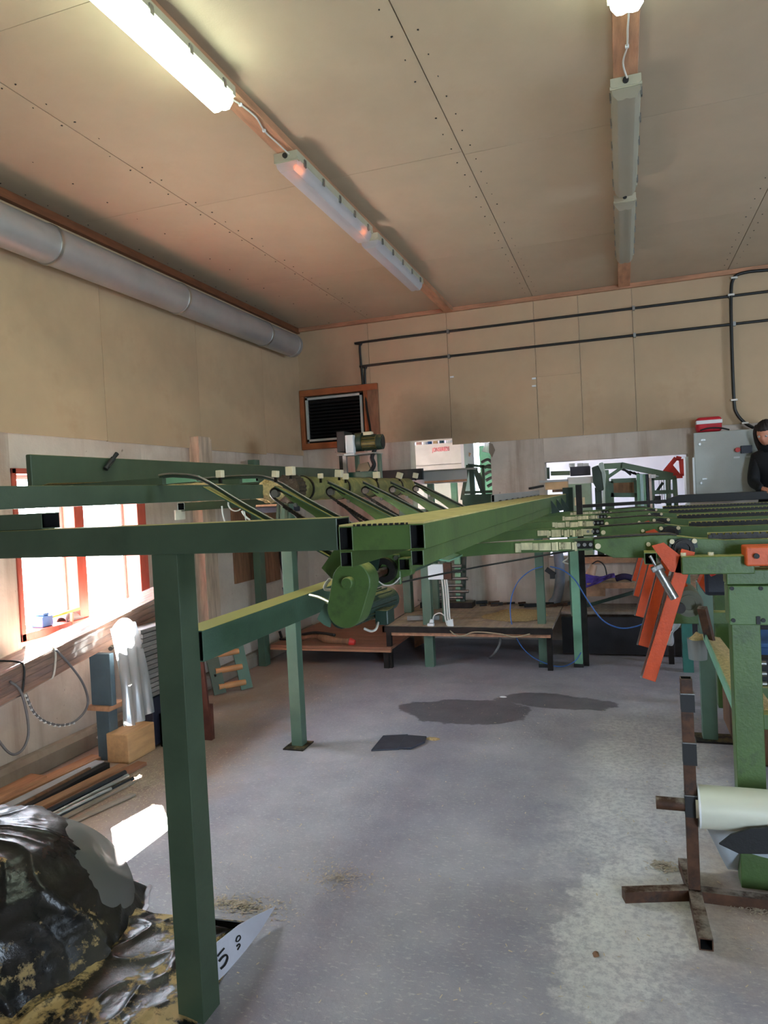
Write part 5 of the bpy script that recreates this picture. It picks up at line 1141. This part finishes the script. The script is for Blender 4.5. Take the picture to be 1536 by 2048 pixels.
# hanging cables
P = [at(x, y, 'x', -3.16) for x, y in ((112,1300),(140,1330),(165,1365),(176,1400),(168,1425),(145,1445),(115,1450),(85,1440),(65,1420),(52,1388))]
t = thing('hanging_cable', 'grey cable hanging in a wide loop below the lumber bundle', 'cable', (-3.08, 3.4, .4), 'cables hanging from the lumber bundle')
obj(MB().tube(P, .007, 8), 'cable_run', mat('grey_cable', (92,92,96), .4), t, smooth='all')
for k in range(1, 20):
    i = 3+k*.32; a_ = P[int(i)]; b_ = P[min(int(i)+1, len(P)-1)]; p = a_.lerp(b_, i-int(i))
    if k > 5: obj(MB().box(p-Vector((.006,.006,.008+.006)), p+Vector((.006,.006,.0))), 'plastic_shred', white, t)
P = [at(x, y, 'x', -3.16) for x, y in ((20,1363),(40,1380),(52,1420),(57,1465),(48,1495),(30,1509),(12,1500),(-10,1470))]
t = thing('hanging_cable', 'dark cable loop at the left edge, hanging nearly to the plinth', 'cable', (-3.08, 3.0, .3), 'cables hanging from the lumber bundle')
obj(MB().tube(P, .007, 8), 'cable_run', bpy.data.materials['grey_cable'], t, smooth='all')
q = at(195, 1455, 'x', XL+.08); obj(MB().tube([q, q+Vector((.01,.02,-.03)), q+Vector((.0,-.01,-.07))], .008, 6), 'white_hook', cablew, label='short white cable end on the plinth beside the blue rack post', cat='cable', smooth='all')
# veneer stack
vs = thing('thin_board_stack', 'stack of thin weathered boards beside the near green post', 'board stack', (-3.05, 4.2, .33))
for k in range(15):
    z = .34+k*.031; obj(MB().box((-3.14+random.uniform(0,.01), 3.84+random.uniform(-.02,.02), z), (-3.0+random.uniform(-.01,.0), 4.38, z+.026)), 'thin_board', mat('grey_board', (122,118,116), .75, var=.25, scale=6, stretch=(6,1,6), rnd=.25) if k == 0 else bpy.data.materials['grey_board'], vs)
obj(MB().box((-3.13, 3.88, .02), (-2.99, 4.3, .335)), 'support_box', navy, label='dark blue box under the stack of thin boards', cat='box', bevel=.006)
# hanging clear plastic
def hf(u, v):
    y = 3.57+.24*u+.02*math.sin(v*3); fold = .022*math.sin(u*19+1.5*math.sin(v*2))
    return Vector((-3.03+fold*(.4+v*.6)+.05*v, y+.06*v*(u-.3), .86-.60*v-.03*math.sin(u*3.1)*v))
obj(MB().grid(hf, 60, 24), 'clear_plastic_sheet', film, label='crumpled clear plastic sheet hanging over the rack beside the near post', cat='plastic sheet', smooth='all')
def hf2(u, v):
    a = u*2*math.pi; return Vector((-3.04+.055*v*math.cos(a)*(1+.2*math.sin(5*a)), 3.71+.085*v*math.sin(a), .90-.06*v*v+.01*math.sin(7*a)*v))
obj(MB().grid(hf2, 30, 8), 'plastic_knot', film, label='bunched knot of shiny clear plastic on top of the hanging sheet', cat='plastic', smooth='all')
obj(MB().box((-3.15, 3.615, 0), (-2.985, 3.88, .185)), 'timber_block', mat('fresh_timber', (206,162,116), .6, var=.12, scale=5, stretch=(5,1,5), bump=.15), label='squared light timber block on the floor under the hanging plastic', cat='timber block', bevel=.006)
cr = thing('rusty_bin', 'rust-brown steel bin with a tall corner plate behind the near green post', 'bin', (-2.85, 4.12, 0))
cr_m = mat('dark_red_steel', (104,60,50), .6, .2, var=.25, scale=8)
obj(MB().box((-2.98, 3.93, 0), (-2.96, 4.14, .22)).box((-2.98, 4.12, 0), (-2.70, 4.14, .24)).box((-2.98, 3.93, 0), (-2.76, 3.945, .22)), 'bin_side', cr_m, cr)
obj(MB().prism([(-2.70,4.10,0),(-2.82,4.10,0),(-2.82,4.10,.26),(-2.765,4.10,.30),(-2.775,4.10,.54),(-2.735,4.10,.545)], (0,.02,0)), 'corner_plate', cr_m, cr)
obj(MB().box((-2.90, 4.09, .21), (-2.83, 4.12, .23)), 'clip', steel, cr)
# boards on floor
def fb(p_end, p_start, w_, h_, z, name, mt, label, grp='loose boards and tubes on the floor by the left wall', cat='board', cyl=False):
    a = at(*p_end, 'z', z); b = at(*p_start, 'z', z); a.z = b.z = z; d = (b-a).normalized(); b = b+d*.5
    if cyl: obj(MB().ring(a, b, w_/2, w_*.12, 16), name, mt, label=label, cat='tube', group=grp, smooth=True)
    else: obj(MB().bar(a, b, w_, h_), name, mt, label=label, cat=cat, group=grp, bevel=.002)
pipe_d = mat('dark_pipe', (52,56,62), .4, .5); alu = mat('aluminium', (190,196,198), .3, .8)
fb((78,1552), (0,1588), .13, .02, .030, 'loose_board', wood, 'short light board with rounded end, nearest the plinth')
fb((195,1513), (0,1602), .10, .02, .012, 'loose_board', wood, 'longest reddish-brown board, second from the plinth')
fb((200,1524), (40,1602), .07, .02, .028, 'loose_board', mat('film_board', (186,186,196), .3, var=.1), 'grey plastic-covered board beside the long reddish one')
fb((180,1540), (90,1588), .02, .035, .035, 'loose_board', woodb, 'narrow brown board lying on the plastic-covered board')
fb((214,1531), (100,1592), .045, .04, .022, 'steel_channel', rubber, 'black steel channel between the boards on the floor', cat='channel')
fb((248,1532), (110,1600), .065, .03, .018, 'loose_board', wood, 'pale-edged board right of the black channel')
fb((285,1526), (235,1552), .07, .02, .012, 'loose_board', mat('planed_board', (156,108,84), .6, var=.15), 'smooth brown board end sticking out toward the timber block')
fb((250,1545), (165,1588), .032, .03, .030, 'pipe', pipe_d, 'dark round pipe on the floor, thickest of the tubes', cyl=True)
fb((256,1551), (150,1606), .024, .02, .020, 'pipe', alu, 'thin bright tube beside the dark pipe', cyl=True)
fb((266,1557), (160,1612), .022, .02, .014, 'pipe', pipe_d, 'thin dark tube along the outer side of the boards', cyl=True)
fb((222,1577), (150,1612), .018, .02, .030, 'pipe', alu, 'short bright tube lying across the thin tubes', cyl=True)
fb((264,1563), (200,1596), .05, .012, .010, 'loose_board', mat('grey_slat', (150,140,130), .7), 'outer grey slat beside the tubes')
fb((268,1588), (215,1612), .035, .012, .010, 'loose_board', bpy.data.materials['grey_slat'], 'separate grey slat nearest the sunny patch of floor')
chips(-2.7, 3.4, 0, .45, .6, 2600, 'tan sawdust spread around the boards on the floor', 21)
chips(-1.2, 2.7, 0, .2, .14, 320, 'thin pale shavings on the floor beyond the white film edge', 23)
chips(-1.5, 2.42, 0, .25, .08, 600, 'pale shavings along the edge of the black film', 24)

# ------------------------------------------------------------------ black plastic heap
hp_ = thing('plastic_heap', 'large round bale wrapped in crumpled black plastic film in the left foreground', 'bale', (-2.3, 2.05, 0))
def heap(cx, cy, rx, ry, rz, amp, seed, drape=1.0, tail=.0):
    def f(u, v):
        a = u*2*math.pi; p = v*math.pi/2*1.05
        n_ = Vector((math.sin(p)*math.cos(a), math.sin(p)*math.sin(a), math.cos(p)))
        d = noise.noise(n_*1.3+Vector((seed, seed, 0)))
        wob = noise.noise(Vector((n_.x*2+seed, n_.y*2, n_.z*2)))
        # long folds running down from the crown
        k1 = 1-abs(math.sin(a*4.5+wob*2.2+n_.z*1.2)); k2 = 1-abs(math.sin(a*11+wob*5+n_.z*3))
        fold = (.55*k1**3+.35*k2**4*(.5+.5*noise.noise(n_*3+Vector((9,seed,2)))))*(.15+math.sin(p))
        cr = abs(noise.noise(n_*4.5+Vector((seed,3,1))))+.5*abs(noise.noise(n_*10+Vector((1,seed,1))))
        s_ = 1+amp*(.45*d+.38*drape*fold-.12*cr*drape)
        fl_ = tail*max(0, .32-n_.z)**1.2*(1+.5*k1)
        return Vector((cx+(rx*s_+fl_)*n_.x, cy+(ry*s_+fl_)*n_.y, max(.003, rz*s_*n_.z)))
    return f
obj(MB().grid(heap(-2.41, 2.00, .56, .50, .435, .15, 5.3, 1.0, .22), 260, 110), 'black_film', blackpl, hp_, smooth='all')
obj(MB().grid(heap(-2.315, 2.11, .455, .41, .38, .02, 8.0, .2), 90, 50), 'grey_film_edge', filmg, hp_, smooth='all')
# film lying on the floor
poly = [at(x, y, 'z', 0) for x, y in ((250,1838),(330,1836),(430,1842),(505,1852),(470,1900),(432,1965))]
c00, c10, c11, c01 = Vector((-1.95,2.27,0)), Vector((-1.395,2.33,0)), Vector((-1.28,1.66,0)), Vector((-2.15,1.45,0))
def ff(u, v):
    p = (c00*(1-u)+c10*u)*(1-v)+(c01*(1-u)+c11*u)*v
    e = min(u, 1-u, v, 1-v)*8; e = min(1, e)
    w_ = noise.noise(Vector((p.x*2.2, p.y*2.2, 3)))
    n1 = noise.noise(Vector((p.x*4, p.y*4, 1))); r_ = 1-abs(math.sin(p.x*13+p.y*9+w_*5)); r2 = 1-abs(noise.noise(Vector((p.x*9, p.y*5, 4))))*2
    p.z = .004+e*(.016+.012*n1+.020*max(0, r_)**4*(.5+w_)+.014*max(0, r2)**3)+.12*max(0, .25-u)
    return p
obj(MB().grid(ff, 140, 110), 'floor_film', blackfl, label='crumpled black film with sawdust spread on the floor beside the bale', cat='plastic film', smooth='all')
# upturned white edge with printed letters
a0 = at(430, 1972, 'z', .002); a1 = at(552, 1812, 'z', .10); a2 = at(424, 1893, 'z', .125); pm = at(492, 1900, 'z', .004)
nrm = (pm-a0).cross(a2-a0).normalized()
def opl(px, py, off=0): return on_plane(px, py, a0, nrm)-nrm*off*(1 if nrm.dot(a0-CAM) > 0 else -1)
ed = thing('film_edge', 'upturned white edge of plastic film with black printed letters', 'plastic film', a0)
outer = [opl(x, y) for x, y in ((424,1893),(455,1868),(478,1850),(510,1832),(552,1812),(538,1834),(520,1863),(492,1900),(462,1935),(430,1972),(415,1985),(405,1905))]
obj(MB().prism(outer, nrm*.003*(1 if nrm.dot(a0-CAM) > 0 else -1)), 'white_strip', mat('white_strip', (196,198,210), .5, var=.06, scale=6), ed)
obj(MB().prism([at(420,1838,'z',.05), at(500,1848,'z',.05), at(480,1861,'z',.02), at(420,1849,'z',.02)], (0,.006,0)), 'black_strip', ink, ed)
def stroke(pts, w_):
    P = []; Q = []
    pts = [Vector(p) for p in pts]
    S = []
    for i in range(len(pts)-1):
        for k in range(4):
            t_ = k/4; a = pts[max(i-1,0)]; b = pts[i]; c = pts[i+1]; e = pts[min(i+2,len(pts)-1)]
            S.append(.5*((2*b)+(c-a)*t_+(2*a-5*b+4*c-e)*t_*t_+(3*b-a-3*c+e)*t_**3))
    S.append(pts[-1])
    for i, s in enumerate(S):
        d = (S[min(i+1,len(S)-1)]-S[max(i-1,0)]).normalized(); n_ = Vector((-d.y, d.x))*w_/2
        P.append(opl(s.x+n_.x, s.y+n_.y, .002)); Q.append(opl(s.x-n_.x, s.y-n_.y, .002))
    m_ = MB(); n = len(S); m_.add(P+Q, [(i, i+1, n+i+1, n+i) for i in range(n-1)]); return m_
for pts, w_ in (([(434,1913),(441,1904),(448,1896)],3.5), ([(437,1923),(444,1914),(451,1910),(454,1916),(449,1929),(440,1938)],4.5), ([(471,1883),(473,1875),(478,1871),(480,1876),(476,1882),(471,1883)],2.6), ([(472,1893),(477,1888),(479,1891),(474,1900)],3)):
    obj(stroke(pts, w_), 'printed_letter', ink, ed)

# ------------------------------------------------------------------ the room beyond the openings
def bp_(px, py, y): return at(px, py, 'y', y)
y = 8.6
a_, b_ = bp_(820,891,y), bp_(929,985,y)
wm = thing('white_machine', 'white steel machine cabinet with red lettering, seen through the left opening', 'machine', ((a_.x+b_.x)/2, y+.3, .0))
zs = bp_(870, 930, y).z
obj(MB().box((a_.x, y, zs+.004), (b_.x, y+.7, a_.z)), 'upper_panel', whitem, wm, bevel=.006)
obj(MB().box((a_.x, y, 0), (b_.x, y+.7, zs)), 'lower_panel', whitem, wm, bevel=.006)
obj(MB().box((a_.x+.15, y-.008, 1.0), (b_.x-.15, y, zs-.16)), 'access_door', boxgrey, wm)
V, F = text_mesh('JONSEREDS', .085)
q = bp_(882, 899, y)
sc_x = (bp_(900,899,y).x-bp_(865,899,y).x)/(max(v.x for v in V)-min(v.x for v in V))
obj(MB().add([Vector((q.x+v.x*sc_x, y-.006-v.z, q.z+v.y*.85)) for v in V], F), 'red_lettering', redink, wm)
obj(MB().box((b_.x-.02, y-.012, 1.0), (b_.x+.02, y+.6, a_.z+.03)), 'side_column', pale, wm)
cols = [navy, mat('pink_tin', (206,160,148), .5), white, bluep, mat('tan_tin', (196,168,130), .6), mat('teal_can', (40,86,110), .5), white]
for k, (px, w_) in enumerate(((824,.05),(836,.07),(848,.05),(858,.05),(869,.06),(882,.06),(896,.07))):
    q = bp_(px, 889, y+.1); hh = (.12,.10,.09,.11,.07,.12,.06)[k]
    nm = ('dark blue canister','pink tin','white bottle','blue bottle','tan box','teal can','white tray')[k]
    obj(MB().cyl((q.x, y+.15, a_.z+.001), (q.x, y+.15, a_.z+hh), w_/2*1.1, 12, w_/2), nm.replace(' ', '_'), cols[k], label=nm+' standing on top of the white machine', cat='container', group='containers on the white machine', smooth=True)
# strip window and curtain
y = 9.2; a_, b_ = bp_(921,868,y), bp_(957,960,y)
t = thing('strip_curtain', 'pale blue-white strip curtain hanging in the room beyond', 'curtain', ((a_.x+b_.x)/2, y, b_.z))
n = 7
for k in range(n):
    x0 = a_.x+(b_.x-a_.x)*k/n; obj(MB().box((x0, y+.01*(k%2), b_.z-.2), (x0+(b_.x-a_.x)/n*1.05, y+.006+.01*(k%2), a_.z+.15)), 'strip', (thin('strip_blue', (170,214,236), .45, .2, .1) if k == 0 else bpy.data.materials['strip_blue']) if k % 3 == 0 else (thin('strip_white', (232,240,246), .45, .2, .1) if k == 1 else bpy.data.materials['strip_white']), t)
obj(MB().box((a_.x-.03, y-.03, b_.z-.3), (a_.x, y+.02, a_.z+.15)), 'rail', navy, t)
obj(MB().bar(bp_(925,935,8.9), bp_(938,905,8.9), .06, .05), 'leaning_board', wood, label='pale board leaning beside the strip curtain', cat='board')
# green frame in the left opening
y = 7.75
t = thing('green_feed_frame', 'green steel frame with slanted uprights standing in the left opening', 'frame', (-1.55, y, .9))
for p0, p1, w_ in (((936,930),(924,1000),.035),((942,930),(946,1000),.045),((958,945),(972,1000),.03),((936,930),(985,935),.03),((930,985),(985,983),.03),((966,930),(968,995),.03),((950,938),(966,985),.045)):
    obj(MB().bar(bp_(*p0, y), bp_(*p1, y), w_, w_), 'frame_bar', green if w_ != .045 else greend, t)
obj(MB().box((bp_(926,990,y).x, y-.05, bp_(926,1000,y).z-.4), (bp_(985,990,y).x, y+.1, bp_(926,990,y).z)), 'lower_box', green_t, t)
a_, b_ = bp_(957,890,8.4), bp_(990,985,8.4)
t = thing('green_machine_cabinet', 'mint green machine cabinet with black hoses behind the green frame', 'machine', (a_.x+.1, 8.6, 1))
obj(MB().box((a_.x, 8.4, 0), (b_.x+.3, 8.9, bp_(960,892,8.4).z)), 'body', mat('mint_paint', (120,190,160), .5), t, bevel=.01)
for k in range(5):
    q = bp_(963+k*3, 925+k*12, 8.3); obj(MB().tube([q, q+Vector((.08,0,.03)), q+Vector((.14,0,-.03))], .018, 8), 'hose', rubber, t, smooth='all')
obj(MB().tube([bp_(972,875,8.3), bp_(975,890,8.3), bp_(972,905,8.3)], lambda s: .03+.02*s, 8), 'plastic_bag', film, t, smooth='all')
# wide opening contents
y = 9.0
def bar_(t, p0, p1, w_, mt, y_=y, name='frame_bar'): return obj(MB().bar(bp_(*p0, y_), bp_(*p1, y_), w_, w_), name, mt, t)
t = thing('inclined_conveyor', 'long inclined green conveyor boom in the room beyond', 'conveyor', (.3, y, 1.6))
obj(MB().bar(bp_(1242,930,y), bp_(1345,952,y), .08, .07), 'boom', teal, t); obj(MB().bar(bp_(1208,933,y), bp_(1244,931,y), .08, .07), 'boom', teal, t)
bar_(t, (1215,955), (1244,935), .04, teal); bar_(t, (1240,932), (1262,950), .025, rubber, name='hose')
for k in range(6): bar_(t, (1235+k*8, 936+k*2), (1262+k*6, 946+k*2), .015, rubber, name='hose')
for q in (bp_(1212,940,y), bp_(1336,955,y)): obj(MB().bar((q.x, y+.05, 0), (q.x, y+.05, q.z), .06, .06), 'leg', teal, t)
t = thing('red_hopper', 'red steel hopper at the end of the inclined conveyor', 'hopper', bp_(1345,935,y))
P1 = [(1329,944),(1352,916),(1362,918),(1365,952),(1345,953)]
o_ = MB()
for i in range(5):
    o_.bar(bp_(*P1[i], y), bp_(*P1[(i+1)%5], y), .05, .05)
obj(o_, 'hopper_frame', redp, t); obj(MB().prism([bp_(x,y_,y+.04) for x,y_ in ((1330,946),(1346,930),(1364,952),(1345,953))], (0,.02,0)), 'hopper_plate', redp, t)
t = thing('saw_guard', 'dark green teardrop saw guard with white edge in the wide opening', 'guard', bp_(1195,960,8.0))
obj(MB().prism([bp_(x,y_,8.0) for x,y_ in ((1183,935),(1196,930),(1203,945),(1208,980),(1196,984),(1186,965))], (0,.05,0)), 'guard_plate', greend, t, bevel=.01)
obj(MB().prism([bp_(x,y_,8.06) for x,y_ in ((1198,926),(1206,924),(1212,950),(1210,985),(1211,1012),(1204,1012),(1205,975),(1197,935))], (0,.04,0)), 'white_cover', mat('pale_mint', (206,226,220), .5), t, bevel=.008)
q = bp_(1196,975,8.04); obj(MB().bar((q.x, 8.1, 0), (q.x, 8.1, q.z), .07, .07), 'stand', greend, t)
t = thing('machine_table', 'pale machine table with a dark box above it in the wide opening', 'machine', bp_(1158,960,8.2))
a_, b_ = bp_(1136,966,8.2), bp_(1182,1010,8.2); obj(MB().box((a_.x, 8.2, 0), (b_.x, 8.6, a_.z)), 'body', mat('pale_green', (150,172,152), .5), t)
a_, b_ = bp_(1134,955,8.15), bp_(1184,966,8.15); obj(MB().box((a_.x, 8.15, b_.z), (b_.x, 8.65, a_.z)), 'table_top', white, t, bevel=.008)
a_, b_ = bp_(1140,934,8.4), bp_(1180,950,8.4); obj(MB().box((a_.x, 8.4, b_.z), (b_.x, 8.6, a_.z)), 'dark_box', navy, t)
for px in (1144, 1160, 1172): q = bp_(px, 930, 8.5); obj(MB().box((q.x-.03, 8.45, q.z-.03), (q.x+.03, 8.55, q.z+.02)), 'pale_box', white, t)
bar_(t, (1095,935), (1096,958), .04, greend, 8.2, 'upright'); bar_(t, (1102,947), (1140,946), .05, green, 8.4, 'rail')
for px in (1155,1168): q = bp_(px, 1000, 8.15); obj(MB().box((q.x-.03,8.12,q.z-.06),(q.x+.01,8.14,q.z+.03)), 'label_plate', cream, t)
t = thing('green_shelf_frame', 'green open steel cabinet frame with a brown panel, middle of the wide opening', 'frame', bp_(1245,980,8.8))
for p0, p1 in (((1222,962),(1224,1006)),((1272,960),(1274,1006)),((1222,962),(1272,960)),((1222,990),(1274,990)),((1212,962),(1213,1000))): bar_(t, p0, p1, .05, teal, 8.8)
obj(MB().prism([bp_(x,y_,8.9) for x,y_ in ((1226,965),(1270,963),(1270,988),(1227,988))], (0,.02,0)), 'brown_panel', woodb, t)
for px in (1224,1274): q = bp_(px,1006,8.8); obj(MB().bar((q.x, 8.8, 0), (q.x, 8.8, q.z), .05, .05), 'leg', teal, t)
t = thing('pale_posts', 'cluster of pale blue-green posts in the wide opening', 'posts', bp_(1285,980,8.5))
for px, mt_ in ((1276, teal_l), (1282, mat('pale_cyan', (176,216,220), .4)), (1289, teal_l), (1294, navy), (1299, mat('rose_white', (214,196,190), .5))): (lambda q: obj(MB().bar((q.x, 8.5, 0), (q.x, 8.5, q.z), .035, .035), 'post', mt_, t))(bp_(px,948,8.5))
obj(MB().cyl(bp_(1304,956,8.5), bp_(1304,949,8.5), .04, 14), 'cap', white, t)
t = thing('green_open_rack', 'green open rack with a mesh back at the right of the wide opening', 'rack', bp_(1328,980,8.7))
for p0, p1 in (((1303,957),(1352,955)),((1303,985),(1352,983)),((1349,955),(1352,1002)),((1304,957),(1306,1002))): bar_(t, p0, p1, .045, teal, 8.7)
for k in range(7): bar_(t, (1318+k*4.5, 960), (1320+k*4.5, 1000), .008, steel, 8.8, 'mesh_wire')
bar_(t, (1314,982), (1326,965), .03, greend, 8.75, 'brace')
obj(MB().box((bp_(1310,995,8.6).x, 8.6, bp_(1310,1008,8.6).z), (bp_(1322,995,8.6).x, 8.7, bp_(1310,992,8.6).z)), 'dark_case', rubber, t)
for px in (1304,1352): q = bp_(px,1002,8.7); obj(MB().bar((q.x, 8.7, 0), (q.x, 8.7, q.z), .045, .045), 'leg', teal, t)
# heap of wood on the table end near the wide opening
t = thing('wooden_block_stack', 'pale wooden block on the far end of the table by the wide opening', 'block', bp_(1110,980,6.9))
a_, b_ = bp_(1090,965,6.8), bp_(1135,978,6.8)
obj(MB().box((a_.x, 6.8, b_.z), (b_.x, 6.95, a_.z)), 'block', mat('pale_block', (206,168,126), .6), t, bevel=.004)
obj(MB().box((a_.x-.05, 6.78, a_.z), (b_.x, 6.96, a_.z+.02)), 'top_slat', galv, t)
obj(MB().bar(bp_(1060,977,6.6), bp_(1085,972,6.8), .03, .02), 'tool_handle', rubber, t)
obj(MB().box((bp_(1105,980,6.85).x, 6.82, b_.z-.025), (bp_(1133,980,6.85).x, 6.95, b_.z-.001)), 'dark_base', woodb, t)
